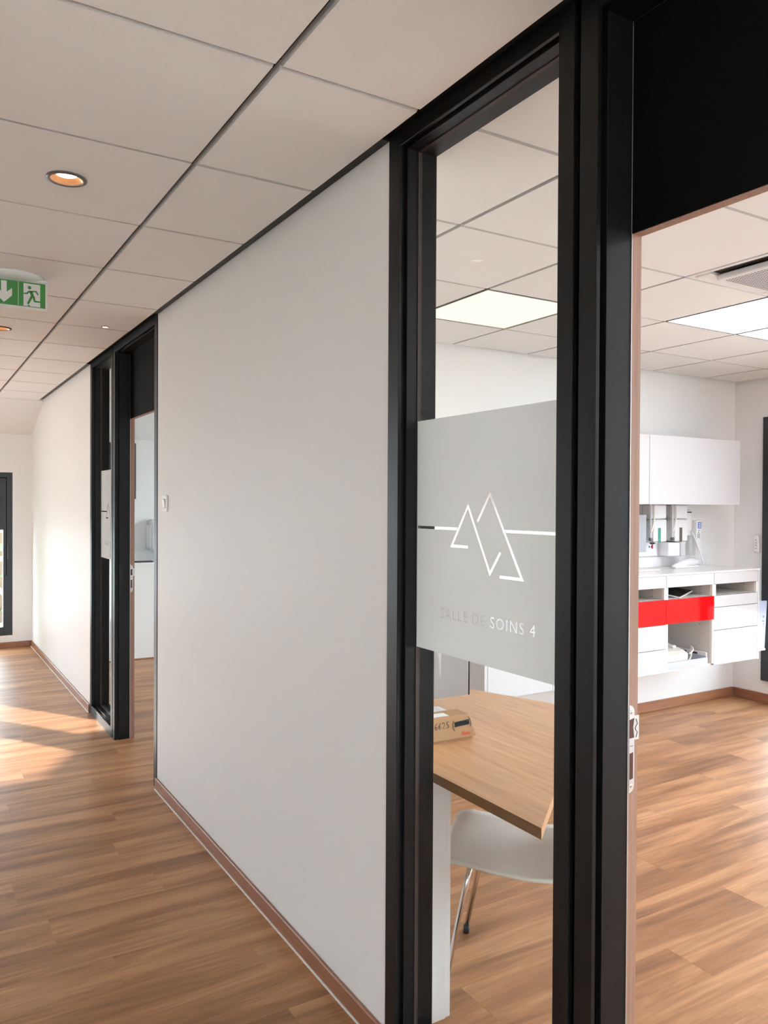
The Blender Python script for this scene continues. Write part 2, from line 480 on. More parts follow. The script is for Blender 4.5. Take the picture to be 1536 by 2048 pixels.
struct(box('wall_back', (PT, YB, 0), (XF, YB + 0.10, 2.53), 'plaster'), 'white partition wall behind the treatment room cabinets', 'wall')
struct(box('wall_side', (PT, -0.70, 0), (XF, -0.60, 2.53), 'plaster'), 'white partition wall on the near side of the treatment room', 'wall')

def holed_wall(name, axis, a, b, lo, hi, z0, z1, holes, m):
    """wall slab across [lo,hi] with rectangular holes (u0,u1,z0,z1) sorted in u"""
    lst = []; u = lo
    def B(u0, u1, za, zb):
        if u1 - u0 < 1e-4 or zb - za < 1e-4: return
        lst.append(((a, u0, za), (b, u1, zb)) if axis == 'x' else ((u0, a, za), (u1, b, zb)))
    for h in sorted(holes):
        B(u, h[0], z0, z1); B(h[0], h[1], z0, h[2]); B(h[0], h[1], h[3], z1); u = h[1]
    B(u, hi, z0, z1)
    return boxes(name, lst, m)
FW = [(-0.5, 2.0, 0.174, 2.35), (2.75, 3.712, 0.174, 2.20), (5.2, 7.4, 0.174, 2.20)]
struct(holed_wall('wall_facade', 'x', XF, XF + 0.2, -0.70, YE + 0.2, 0, 2.65, FW, 'plaster'), 'pale facade wall of the treatment room with dark window', 'wall')
EW = [(-4.3, -2.95, 0.15, 2.5), (-2.745, -2.25, 0.15, 1.85), (-1.35, -0.187, 0.129, 1.827), (0.40, 1.073, 1.56, 2.185)]  # the two leftmost openings are invented, out of view, to cast the sun patches
struct(holed_wall('wall_end', 'y', YE, YE + 0.2, XL - 0.2, XF, 0, 2.65, EW, 'plaster'), 'pale end wall of the corridor with dark framed window', 'wall')
struct(prism('wall_sun_head', [(-4.3, 2.49), (-4.3, 2.5), (-2.95, 2.5), (-2.95, 1.98)], 'y', YE, YE + 0.2, 'plaster'), 'unseen plaster head slanted to shape the sun patch', 'wall')  # out of view; slant added to give the sun patch its diagonal edge
LW = [(7.9, 8.7, 0.15, 2.3)]
struct(holed_wall('wall_near_left', 'x', -2.9, -2.7, YR, 5.6, 0, 2.53, [(-3.2, -0.6, 0.1, 2.35)], 'plaster'), 'pale unseen wall left of the viewpoint, added to even the light on the partition', 'wall')  # unseen wall set in to spread even light onto the partition
struct(box('wall_corner_left', (XL, 5.4, 0), (-2.9, 5.6, 2.53), 'plaster'), 'pale return wall where the hall widens', 'wall')
struct(holed_wall('wall_left', 'x', XL - 0.2, XL, YR - 0.2, YE, 0, 2.65, LW, 'plaster'), 'pale wall on the far left side of the hall', 'wall')
struct(holed_wall('wall_rear', 'y', YR - 0.2, YR, XL, XF, 0, 2.65, [(-2.6, -0.3, 0.08, 2.4)], 'plaster'), 'pale wall behind the viewpoint with glazed entrance', 'wall')

# baseboards with thin sealant line at the foot
def baseboard(name, lo, hi, m, label, seal=None):
    o = box(name, lo, hi, m, bevel=0.003)
    struct(o, label, 'baseboard')
    if seal: box('sealant_line', seal[0], seal[1], 'white_edge', o, rel=False)
    return o
baseboard('baseboard_right', (-0.013, 1.869, 0.003), (0.0, 4.2075, 0.060), 'base_wood', 'brown wood baseboard under the long white corridor panel',
          ((-0.0165, 1.869, 0.0), (-0.010, 4.2075, 0.0045)))
baseboard('baseboard_right', (-0.013, 5.9865, 0.003), (0.0, YE, 0.060), 'base_wood', 'brown wood baseboard under the farther white corridor panel',
          ((-0.0165, 5.9865, 0.0), (-0.010, YE, 0.0045)))
baseboard('baseboard_end', (XL, YE - 0.013, 0.0), (-0.013, YE, 0.060), 'base_wood_x', 'brown wood baseboard along the corridor end wall')
baseboard('baseboard_back', (PT, YB - 0.013, 0.0), (XF - 0.013, YB, 0.075), 'base_wood_x', 'brown wood baseboard below the wall-hung cabinets')
baseboard('baseboard_facade', (XF - 0.013, -0.6, 0.0), (XF, YB - 0.013, 0.075), 'base_wood', 'brown wood baseboard along the treatment room window wall')

# ---------------------------------------------------------------- glazed side lights and door frames in the partition
FWD = 0.053
def stile(name, ya, yb, za, zb, parent, inner=+1, depth=PT):
    """front lip, shadow groove, deep lining; inner: which side looks at the opening (+1 = +y side)"""
    g = 0.016
    n0, n1 = (ya, yb - g) if inner > 0 else (ya + g, yb)
    lst = [((-0.003, ya, za), (0.007, yb, zb)), ((0.007, n0, za), (0.024, n1, zb)), ((0.024, ya, za), (depth, yb, zb))]
    return boxes(name, lst, 'frame_dark', parent, bevel=0.0008)
def rail(name, ya, yb, za, zb, parent, inner=-1, depth=PT):
    g = 0.014
    n0, n1 = (za + g, zb) if inner < 0 else (za, zb - g)
    lst = [((-0.003, ya, za), (0.007, yb, zb)), ((0.007, ya, n0), (0.024, yb, n1)), ((0.024, ya, za), (depth, yb, zb))]
    return boxes(name, lst, 'frame_dark', parent, bevel=0.0008)

def logo_film(parent, y0, y1, z0, z1, number, dy):
    """frosted film with the two-peak emblem and the room name left clear"""
    cu = bpy.data.curves.new('frosted_film', 'CURVE'); cu.dimensions = '2D'; cu.fill_mode = 'BOTH'; cu.extrude = 0.0003
    def U(y): return -(y - dy)
    def poly(pts):
        s = cu.splines.new('POLY'); s.points.add(len(pts) - 1)
        for q, (y, z) in zip(s.points, pts): q.co = (U(y), z, 0, 1)
        s.use_cyclic_u = True
    poly([(y0, z0), (y1, z0), (y1, z1), (y0, z1)])
    w = 0.0075
    def stroke(path):
        P = [Vector((y, z)) for y, z in path]; l, r = [], []
        for i, p in enumerate(P):
            d0 = (P[i] - P[i - 1]).normalized() if i else (P[1] - P[0]).normalized()
            d1 = (P[i + 1] - P[i]).normalized() if i < len(P) - 1 else d0
            n0 = Vector((-d0.y, d0.x)); n1 = Vector((-d1.y, d1.x)); n = (n0 + n1)
            n = n / max(0.35, n.dot(n0))
            l.append(p + n * w / 2); r.append(p - n * w / 2)
        poly([(q.x, q.y) for q in l] + [(q.x, q.y) for q in r[::-1]])
    YL, YRt = y1 - 0.004, y0 + 0.004
    zl = 1.4555
    stroke([(1.582, 1.4115), (1.651, 1.4115), (1.583, 1.5135), (1.495, 1.352), (1.456, 1.405)])
    stroke([(1.5445, 1.4755), (1.497, 1.543), (1.379, 1.347), (1.459, 1.347)])
    poly([(YL, zl - w / 2), (1.630, zl - w / 2), (1.626, zl + w / 2), (YL, zl + w / 2)])
    poly([(1.437, zl - w / 2), (YRt, zl - w / 2), (YRt, zl + w / 2), (1.442, zl + w / 2)])
    # lettering
    tcu = bpy.data.curves.new('txt', 'FONT'); tcu.body = ('SALLE DE SOINS ' + number).strip(); tcu.size = 0.0385; tcu.space_character = 1.19
    tcu.align_x = 'CENTER'; tcu.offset = 0.0006; tcu.resolution_u = 3
    t = bpy.data.objects.new('txt', tcu); COL.objects.link(t); bpy.context.view_layer.update()
    dg = bpy.context.evaluated_depsgraph_get()
    tc = t.to_curve(dg)
    cx = U(1.516); cz = 1.222
    pts_all = [b.co.x for s in tc.splines for b in s.bezier_points]
    mid = (min(pts_all) + max(pts_all)) / 2; sc = (0.365 if number else 0.335) / (max(pts_all) - min(pts_all))
    for s in tc.splines:
        bp = s.bezier_points; pl = []
        nb = len(bp)
        for i in range(nb):
            a, b = bp[i], bp[(i + 1) % nb]
            if (a.co - a.handle_right).length < 1e-5 and (b.co - b.handle_left).length < 1e-5 or a.handle_right_type == 'VECTOR' and b.handle_left_type == 'VECTOR':
                pl.append(a.co)
            else:
                pl += bezier([a.co, a.handle_right, b.handle_left, b.co], 4)[:-1]
        ns = cu.splines.new('POLY'); ns.points.add(len(pl) - 1)
        for q, p in zip(ns.points, pl): q.co = ((p.x - mid) * sc + cx - 0, p.y + cz, 0, 1)
        ns.use_cyclic_u = True
    if dy:   # shift lettering together with the film
        pass
    t.to_curve_clear(); bpy.data.objects.remove(t); bpy.data.curves.remove(tcu)
    co = bpy.data.objects.new('frosted_film', cu); COL.objects.link(co); bpy.context.view_layer.update()
    me = bpy.data.meshes.new_from_object(co.evaluated_get(bpy.context.evaluated_depsgraph_get()))
    bpy.data.objects.remove(co); bpy.data.curves.remove(cu)
    M = Matrix(((0, 0, -1, 0.0596), (-1, 0, 0, 0), (0, 1, 0, 0), (0, 0, 0, 1)))
    me.transform(M)
    me.materials.clear(); me.materials.append(MATS['film'])
    o = bpy.data.objects.new('frosted_film', me); COL.objects.link(o); o.parent = parent
    o['label'] = 'frosted film band with clear two-peak emblem and lettering'
    return o

def side_light(n, ya, yb, label, number):
    """ya<yb outer edges; glazing with dark frame"""
    t = thing('window_%d' % n, label, 'window', (0, 0, 0), kind='structure')
    stile('frame_stile', ya, ya + 0.044, 0.0, 2.523, t, +1)
    stile('frame_stile', yb - FWD, yb, 0.0, 2.523, t, -1)
    rail('frame_rail', ya + 0.044, yb - FWD, 2.481, 2.523, t, -1)
    rail('frame_rail', ya + 0.044, yb - FWD, 0.0, 0.060, t, +1)
    g0, g1 = ya + 0.044, yb - FWD
    box('glass_pane', (0.061, g0 - 0.004, 0.056), (0.067, g1 + 0.004, 2.485), 'glass', t)
    # slim glazing beads and gasket line
    boxes('glazing_gasket', [((0.058, g0, 0.06), (0.070, g0 + 0.0022, 2.481)), ((0.058, g1 - 0.0022, 0.06), (0.070, g1, 2.481)),
                             ((0.058, g0, 2.4788), (0.070, g1, 2.481)), ((0.058, g0, 0.06), (0.070, g1, 0.0622))], 'gasket', t)
    dy = ya - 1.162
    f = logo_film(t, 1.162 + 0.046, 1.867 - FWD - 0.002, 1.1275, 1.7445, number, 0.0)
    f.location.y = dy
    return t
side_light(1, 1.162, 1.867, 'tall dark-framed glass panel lettered SALLE DE SOINS 4', '4')
side_light(2, 5.264, 5.985, 'narrow dark-framed glass panel beside the distant doorway', '')

def strike_plate(parent, y, sgn=-1):
    """plate on the jamb face at y, looking to -y"""
    zc = 1.030; x0, x1 = 0.0955, 0.1105; zt, zb = 1.118, 0.942
    pts = []
    r = (x1 - x0)
    for k in range(9):
        a = math.pi / 2 * k / 8
        pts.append((x0 + r * math.sin(a) * 1.0, zt - r + r * math.cos(a)))
    for k in range(9):
        a = math.pi / 2 * k / 8
        pts.append((x0 + r * math.cos(a), zb + r - r * math.sin(a)))
    pl = prism('strike_plate', pts, 'y', y - 0.0016, y - 0.0002, 'steel', parent)
    boxes('latch_lip', [((0.1105, y - 0.0016, 1.047), (0.1235, y - 0.0002, 1.096))], 'steel', pl)
    prism('latch_hole', [(0.0965, 1.0885), (0.1095, 1.0915), (0.1065, 1.073), (0.1095, 1.052), (0.0965, 1.0515)], 'y', y - 0.0020, y - 0.0012, 'steel_hole', pl)
    prism('bolt_hole', [(0.097, 1.021), (0.107, 1.023), (0.107, 0.970), (0.097, 0.9685)], 'y', y - 0.0020, y - 0.0012, 'steel_hole', pl)
    sl = [(0.1145, 1.089), (0.1190, 1.079), (0.1145, 1.0745), (0.1125, 1.0705), (0.1145, 1.066), (0.1190, 1.062), (0.1145, 1.052)]
    tube('lip_slot', [(x, y - 0.0018, z) for x, z in sl], 0.0008, 'steel_slot', pl, 6)
    for z in (1.1035, 0.956):
        lathe('screw', [(0.0, -0.0026), (0.0036, -0.0022), (0.0042, -0.0014)], (0.1015, y, z), 'chrome', pl, 14, 'y')
        boxes('screw_slot', [((0.0998, y - 0.0028, z - 0.0005), (0.1032, y - 0.0024, z + 0.0005))], 'steel_slot', pl)
    boxes('plate_print', [((0.0985 + 0.0022 * i, y - 0.0018, 1.0345), (0.1000 + 0.0022 * i, y - 0.0014, 1.0365)) for i in range(4)], 'print_grey', pl)

def door_frame(n, ya, yb, label):
    """ya<yb outer edges of frame; the strike jamb is at yb"""
    t = thing('door_%d' % n, label, 'door frame', (0, 0, 0), kind='structure')
    W_ = 0.047
    stile('frame_stile', yb - W_, yb, 0.0, 2.523, t, -1, 0.093)
    stile('frame_stile', ya, ya + 0.058, 0.0, 2.523, t, +1, 0.093)
    rail('frame_rail', ya + 0.058, yb - W_, 2.475, 2.523, t, -1, 0.093)
    boxes('wood_lining', [((0.094, yb - W_ - 0.0005, 0), (PT + 0.002, yb, 2.523))], 'frame_wood', t, bevel=0.001)
    boxes('wood_lining', [((0.094, ya, 0), (PT + 0.002, ya + 0.0585, 2.523))], 'frame_wood', t, bevel=0.001)
    boxes('edge_strip', [((0.0925, yb - W_ - 0.0014, 0), (0.0945, yb - W_ + 0.001, 2.475))], 'steel', t)
    tp = boxes('transom_panel', [((0.093, ya + 0.058, 2.057), (0.096, yb - W_, 2.475))], 'transom', t)
    boxes('wood_core', [((0.096, ya + 0.058, 2.0565), (PT + 0.002, yb - W_, 2.523))], 'frame_wood', tp)
    strike_plate(t, yb - W_ - 0.0005)
    return t
door_frame(1, 0.10, 1.145, 'near doorway frame in matt black with dark transom and wooden lining')
door_frame(2, 4.209, 5.247, 'distant doorway frame in matt black with dark transom panel')
struct(boxes('trim_3', [((0.02, 1.145, 0), (0.11, 1.162, 2.523))], 'frame_black'), 'black joint strip between near door frame and glass panel', 'trim')
struct(boxes('trim_4', [((0.02, 5.247, 0), (0.11, 5.264, 2.523))], 'frame_black'), 'black joint strip between distant door frame and glass panel', 'trim')
struct(boxes('trim_5', [((0.02, 0.10, 2.523), (PT, 1.867, 2.60)), ((0.02, 4.209, 2.523), (PT, 5.985, 2.60))], 'frame_black'),
       'black packing strip above the dark frames', 'trim')

# ---------------------------------------------------------------- windows in the outer walls
def framed_window(n, axis, a, u0, u1, z0, z1, label, fw_=0.075, depth=0.07, mull=(), transom=None, infill=None, inset=0.03):
    t = thing('window_%d' % n, label, 'window', (0, 0, 0), kind='structure')
    def B(u_0, u_1, za, zb, d0=0.0, d1=depth):
        return ((a + d0, u_0, za), (a + d1, u_1, zb)) if axis == 'x' else ((u_0, a + d0, za), (u_1, a + d1, zb))
    boxes('frame', [B(u0, u0 + fw_, z0, z1), B(u1 - fw_, u1, z0, z1), B(u0 + fw_, u1 - fw_, z1 - fw_, z1), B(u0 + fw_, u1 - fw_, z0, z0 + fw_)], 'window_frame', t, bevel=0.002)
    for m_ in mull: boxes('mullion', [B(m_ - 0.03, m_ + 0.03, z0 + fw_, z1 - fw_)], 'window_frame', t)
    zt = z1 - fw_
    if transom:
        boxes('transom_bar', [B(u0 + fw_, u1 - fw_, transom - 0.02, transom + 0.03)], 'window_frame', t)
        boxes('dark_infill', [B(u0 + fw_, u1 - fw_, transom + 0.03, z1 - fw_, 0.022, 0.05)], 'shutter_dark', t); zt = transom - 0.02
    boxes('glass_pane', [B(u0 + fw_, u1 - fw_, z0 + fw_, zt, 0.03, 0.036)], 'glass', t)
    return t
w3 = framed_window(3, 'y', YE + 0.0, -1.35, -0.187, 0.129, 1.827, 'dark grey framed window with opaque upper part at corridor end', fw_=0.088, transom=1.25)
boxes('rebate_line', [((-0.248, YE - 0.001, 0.75), (-0.241, YE + 0.002, 1.78)), ((-1.30, YE - 0.001, 1.765), (-0.241, YE + 0.002, 1.775))], 'frame_black', w3)
boxes('window_handle', [((-0.236, YE - 0.03, 0.93), (-0.222, YE + 0.001, 1.08))], 'window_frame', w3, bevel=0.003)
framed_window(4, 'x', XF - 0.02, 2.75, 3.712, 0.174, 2.20, 'tall dark framed window at the right edge of the treatment room', fw_=0.09, transom=0.72)  # dark infill added to cut the window's reflection on the cabinets
framed_window(5, 'x', XF + 0.02, -0.5, 2.0, 0.174, 2.35, 'added unseen window in the nearer facade wall for room daylight', mull=(0.75,))  # unseen, added and enlarged to bring more daylight into the room
framed_window(6, 'x', XF + 0.02, 5.2, 7.4, 0.174, 2.20, 'added unseen window in the distant room facade for daylight', mull=(6.3,))  # unseen opening added to light the distant room
framed_window(7, 'y', YE - 0.02, 0.40, 1.073, 1.56, 2.185, 'small dark framed window seen through the distant doorway', fw_=0.07, transom=1.66)
for i, (a_, b_, c_, d_) in enumerate(LW):
    framed_window(8 + i, 'x', XL - 0.1, a_, b_, c_, d_, 'dark framed window in left hall wall near the end', mull=((a_ + b_) / 2,))
framed_window(10, 'x', -2.8, -3.2, -0.6, 0.1, 2.35, 'added unseen glazing left of and behind the viewpoint for daylight', mull=(-1.9,))  # unseen opening added to light the panel, floor and ceiling nearby
framed_window(9, 'y', YR - 0.1, -2.6, -0.3, 0.08, 2.4, 'dark framed glazed entrance behind the viewpoint', mull=(-1.45,))

# ---------------------------------------------------------------- lamps
def led_panel(xa, ya, m, label, grp, power):
    t = thing('ceiling_light', label, 'ceiling light', (xa, ya, H), group=grp)
    boxes('frame', [((xa + GA, ya + GB, H - 0.001), (xa + 0.6 - GA, ya + 0.011, H + 0.02)), ((xa + GA, ya + 0.589, H - 0.001), (xa + 0.6 - GA, ya + 0.6 - GB, H + 0.02)),
                    ((xa + GA, ya + 0.011, H - 0.001), (xa + 0.012, ya + 0.589, H + 0.02)), ((xa + 0.588, ya + 0.011, H - 0.001), (xa + 0.6 - GA, ya + 0.589, H + 0.02))], 'led_frame', t)
    boxes('diffuser', [((xa + 0.012, ya + 0.011, H + 0.001), (xa + 0.588, ya + 0.589, H + 0.012))], m, t)
    return t
led_panel(1.13, GY + 1.2, 'led_warm', 'square warm white light panel seen through the glass', 'light panels in the treatment room ceiling', 0)
led_panel(2.33, GY + 0.6, 'led_cool', 'square cool white light panel next to the air conditioner', 'light panels in the treatment room ceiling', 0)
led_panel(2.93, GY + 0.6, 'led_cool', 'square cool white light panel at the right edge, nearest the facade', 'light panels in the treatment room ceiling', 0)

for (lx, ly, lab) in ((1.13, GY - 1.2, 'added unseen light panel over the doorway side, nearer than the air conditioner'), (2.33, GY - 1.2, 'added unseen light panel in the middle of the near ceiling row'),
                      (3.53, GY - 1.2, 'added unseen light panel by the facade in the near ceiling row'), (2.33, GY - 1.8, 'added unseen light panel closest to the near partition wall')):
    led_panel(lx, ly, 'led_fill', lab, 'added unseen fill panels nearer the viewpoint', 0)  # out-of-view panels added to brighten the treatment room

def downlight(x, y, r, label, lamp='lamp_warm', deep=True):
    t = thing('downlight', label, 'downlight', (x, y, H), group='recessed corridor downlights')
    lip = 0.006 if deep else 0.0012
    lathe('trim_ring', [(r * 0.80, 0.004), (r * 0.80, -lip * 0.7), (r * 0.86, -lip), (r, -lip * 0.7), (r, 0.002)], (x, y, H), 'trim_bronze', t, 40, caps=False)
    lathe('reflector', [(r * 0.82, -0.003), (r * 0.70, r * 0.09), (r * 0.52, r * 0.21)], (x, y, H), 'copper', t, 40, caps=False)
    lathe('bulb', [(0.0, r * 0.17), (r * 0.40, r * 0.18), (r * 0.52, r * 0.21)] if deep else [(0.0, -0.0022), (r * 0.5, -0.0016), (r * 0.66, 0.001)], (x, y, H), lamp, t, 32, caps=False)
    return t

# the tiles under the downlights get a round cut-out
def cut_tile(x, y, r):
    for o in list(ceiling.children):
        if o.name.startswith('ceiling_tile'):
            me = o.data; bx = [v.co for v in me.vertices]
            x0 = o.location.x + min(c.x for c in bx); x1 = o.location.x + max(c.x for c in bx)
            y0 = o.location.y + min(c.y for c in bx); y1 = o.location.y + max(c.y for c in bx)
            if x0 < x < x1 and y0 < y < y1:
                nm = bpy.data.meshes.new('ceiling_tile'); bm = bmesh.new()
                n = 48; cx, cy = x - o.location.x, y - o.location.y
                X0, X1, Y0, Y1 = x0 - o.location.x, x1 - o.location.x, y0 - o.location.y, y1 - o.location.y
                outer, inner = [], []
                for k in range(n):
                    a = 2 * math.pi * k / n; dx, dy = math.cos(a), math.sin(a)
                    tt = min(((X1 - cx) / dx if dx > 1e-9 else (X0 - cx) / dx if dx < -1e-9 else 1e9), ((Y1 - cy) / dy if dy > 1e-9 else (Y0 - cy) / dy if dy < -1e-9 else 1e9))
                    outer.append([cx + dx * tt, cy + dy * tt]); inner.append((cx + dx * r, cy + dy * r))
                for (qx, qy) in ((X0, Y0), (X1, Y0), (X1, Y1), (X0, Y1)):
                    i = min(range(n), key=lambda i: (outer[i][0] - qx) ** 2 + (outer[i][1] - qy) ** 2); outer[i] = [qx, qy]
                ov = [bm.verts.new((p[0], p[1], 0)) for p in outer]; iv = [bm.verts.new((p[0], p[1], 0)) for p in inner]
                ot = [bm.verts.new((p[0], p[1], TT)) for p in outer]; it = [bm.verts.new((p[0], p[1], TT)) for p in inner]
                for k in range(n):
                    j = (k + 1) % n
                    bm.faces.new((ov[j], ov[k], iv[k], iv[j]))
                    f = bm.faces.new((ov[k], ov[j], ot[j], ot[k])); f.material_index = 1
                    bm.faces.new((iv[j], iv[k], it[k], it[j]))
                bm.to_mesh(nm); bm.free()
                nm.materials.append(MATS['tile']); nm.materials.append(MATS['tile_edge'])
                o.data = nm
cut_tile(-0.723, 2.564, 0.052); cut_tile(-0.683, 4.954, 0.052); cut_tile(-0.186, 4.609, 0.018)
downlight(-0.723, 2.564, 0.058, 'nearest recessed downlight, dark ring with glowing copper reflector')
downlight(-0.683, 4.954, 0.058, 'recessed downlight cut by the left edge, beyond the exit sign')
downlight(-0.186, 4.609, 0.0215, 'tiny round spot lamp in ceiling above the distant doorway', 'lamp_spot', False)

# ---------------------------------------------------------------- exit sign
ex = thing('exit_sign', 'green emergency exit sign with down arrow and running figure under ceiling', 'exit sign', (-0.745, 3.79, H))
lathe('ceiling_rose', [(0.128, 0.0), (0.128, -0.004), (0.122, -0.012), (0.10, -0.020), (0.06, -0.024), (0.0, -0.024)], (-0.745, 3.80, H), 'clear_plastic', ex, 48)
box('light_bar', (-0.885, 3.752, 2.478), (-0.603, 3.784, 2.490), 'clear_plastic', ex, bevel=0.003)
box('sign_plate', (-0.885, 3.7625, 2.358), (-0.605, 3.7675, 2.483), 'sign_white', ex, bevel=0.001)
box('green_field', (-0.845, 3.7612, 2.369), (-0.615, 3.7625, 2.475), 'sign_green', ex)
YS0, YS1 = 3.7602, 3.7612
box('figure_panel', (-0.703, YS0, 2.3715), (-0.636, YS1, 2.469), 'sign_white', ex)
box('field_divider', (-0.7245, YS0, 2.372), (-0.7225, YS1, 2.473), 'sign_white', ex)
prism('down_arrow', [(-0.791, 2.469), (-0.769, 2.469), (-0.769, 2.422), (-0.748, 2.441), (-0.748, 2.409), (-0.780, 2.377), (-0.812, 2.409), (-0.812, 2.441), (-0.791, 2.422)], 'y', YS0, YS1, 'sign_white', ex)
def sx(px): return -0.703 + (px - 655) * 0.067 / 465
def sz(pz, px): return 2.469 - (pz - (500 + (px - 655) * 0.135)) * 0.0975 / 627
def S(p): return (sx(p[0]), sz(p[1], p[0]))
bm = bmesh.new()
def flat(pts):
    off = ex.location
    A = [bm.verts.new(Vector((x, YS0 - 0.0008, z)) - off) for x, z in pts]; B = [bm.verts.new(Vector((x, YS0, z)) - off) for x, z in pts]
    bm.faces.new(A); bm.faces.new(B[::-1])
    for i in range(len(pts)): bm.faces.new((A[i], A[(i + 1) % len(pts)], B[(i + 1) % len(pts)], B[i]))
def limb(a, b, wa, wb):
    A, B = Vector(S(a)), Vector(S(b)); d = (B - A).normalized(); n = Vector((-d.y, d.x)) * 0.5
    flat([tuple(A + n * wa), tuple(B + n * wb), tuple(B - n * wb), tuple(A - n * wa)])
c = Vector(S((822, 632))); flat([(c.x + 0.0072 * math.cos(k * math.pi / 8), c.y + 0.0072 * math.sin(k * math.pi / 8)) for k in range(16)])
limb((800, 735), (1000, 745), 0.006, 0.005)
limb((995, 740), (1065, 840), 0.006, 0.005)
limb((815, 725), (750, 795), 0.007, 0.006)
limb((765, 790), (660, 785), 0.006, 0.005)
limb((860, 735), (915, 900), 0.013, 0.0115)
limb((890, 870), (775, 1085), 0.010, 0.009)
limb((930, 880), (965, 1020), 0.010, 0.008)
limb((955, 1020), (1125, 1040), 0.0075, 0.006)
limb((775, 1110), (840, 1165), 0.005, 0.004)
new_obj('running_figure', bm, 'sign_green', ex)

# ---------------------------------------------------------------- corridor light switch
sw = thing('light_switch', 'white square rocker light switch beside the distant doorway', 'light switch', (0, 4.055, 1.515))
box('plate', (-0.009, 4.012, 1.474), (0.0, 4.094, 1.556), 'switch_white', sw, bevel=0.003, seg=2)
prism('rocker', [(-0.009, 1.537), (-0.017, 1.534), (-0.0105, 1.494), (-0.009, 1.493)], 'y', 4.034, 4.072, 'switch_white', sw)
box('rocker_gap', (-0.0095, 4.031, 1.491), (-0.0088, 4.075, 1.539), 'device_dark', sw)

# ---------------------------------------------------------------- treatment room: wall-hung base cabinets
BX = [1.667, 2.163, 2.660, 3.163, 3.658, 4.152]
CY0, CY1 = 3.51, YB
def drawer(name, xa, xb, za, zb, m, parent, y=CY0):
    f = box(name, (xa + 0.0018, y, za + 0.0018), (xb - 0.0018, y + 0.0175, zb - 0.0018), m, parent, bevel=0.001)
    box('seam_shade', Vector((xa + 0.0002, y + 0.0177, za)) - parent.location, Vector((xb - 0.0002, y + 0.0188, zb)) - parent.location, 'print_grey', f, rel=False)  # dark sheet behind the front, colours in the shade of the seams
    return f
def base_cab(i, fronts, niches, label, group='wall-hung white base cabinets'):
    xa, xb = BX[i], BX[i + 1]
    t = thing('base_cabinet', label, 'cabinet', ((xa + xb) / 2, (CY0 + CY1) / 2, 0.408), group=group)
    th = 0.019
    c = boxes('carcass', [((xa, CY0 + 0.019, 0.408), (xa + th, CY1, 1.052)), ((xb - th, CY0 + 0.019, 0.408), (xb, CY1, 1.052)),
                          ((xa + th, CY0 + 0.019, 0.408), (xb - th, CY1, 0.424)), ((xa + th, CY1 - 0.012, 0.424), (xb - th, CY1, 1.052)),
                          ((xa + th, CY0 + 0.019, 1.036), (xb - th, CY1, 1.052))], 'carcass', t)
    sh = [z for n in niches for z in n[:1]]
    boxes('shelf', [((xa + th, CY0 + 0.019, z - 0.012), (xb - th, CY1 - 0.012, z)) for z in sh if z > 0.45] +
          [((xa + th, CY0 + 0.019, n[1]), (xb - th, CY1 - 0.012, n[1] + 0.012)) for n in niches], 'carcass', t)
    for za, zb in niches:
        box('edge_strip', (xa + 0.0005, CY0 + 0.001, za), (xa + th, CY0 + 0.019, zb), 'carcass_edge', t)
        box('edge_strip', (xb - th, CY0 + 0.001, za), (xb - 0.0005, CY0 + 0.019, zb), 'carcass_edge', t)
        for yy in (CY0 + 0.10, CY0 + 0.34):
            for zz in ((za + 0.012, zb - 0.020) if zb - za < 0.1 else (za + 0.13, zb - 0.04)):
                lathe('peg_hole', [(0.0, -0.001), (0.004, -0.001), (0.004, 0.001)], (xb - th, yy, zz), 'print_grey', t, 8, 'x')
    for za, zb, m in fronts: drawer('drawer_front', xa, xb, za, zb, m, t)
    return t
W = 'gloss_white'; RD = 'gloss_red'
NZ = (0.893, 0.971)
base_cab(0, [(0.408, 1.052, W)], [], 'white gloss base cabinet at the left end of the hung row')
base_cab(1, [(0.408, 1.052, W)], [], 'white gloss base cabinet, second from the left end, behind the glass')
base_cab(2, [(0.971, 1.052, W), (0.728, 0.893, RD), (0.566, 0.728, W), (0.408, 0.566, W)], [NZ], 'white base cabinet with red drawer partly hidden by the doorpost')
base_cab(3, [(0.971, 1.052, W), (0.728, 0.893, RD)], [NZ, (0.424, 0.728)], 'white base cabinet with red drawer above an open compartment')
base_cab(4, [(0.971, 1.052, W), (0.811, 0.893, W), (0.651, 0.811, W), (0.408, 0.651, W)], [NZ], 'white base cabinet with all white drawers, nearest the facade')
ep = box('end_panel', (4.153, CY0, 0.404), (4.172, CY1, 1.052), 'gloss_white', bevel=0.001)
tag(ep, 'white upright end panel closing the right side of the hung cabinets', 'panel')
ep2 = box('end_panel', (1.645, CY0, 0.404), (1.666, CY1, 1.052), 'gloss_white', bevel=0.001)
tag(ep2, 'white upright end panel closing the left side of the hung cabinets', 'panel')
wt = box('worktop', (1.640, CY0 - 0.004, 1.052), (4.176, CY1, 1.064), 'worktop', bevel=0.002)
tag(wt, 'thin glossy white worktop over the hung base cabinets', 'worktop')
box('upstand', (1.640, CY1 - 0.012, 1.064), (4.176, CY1, 1.140), 'worktop', wt, bevel=0.002)

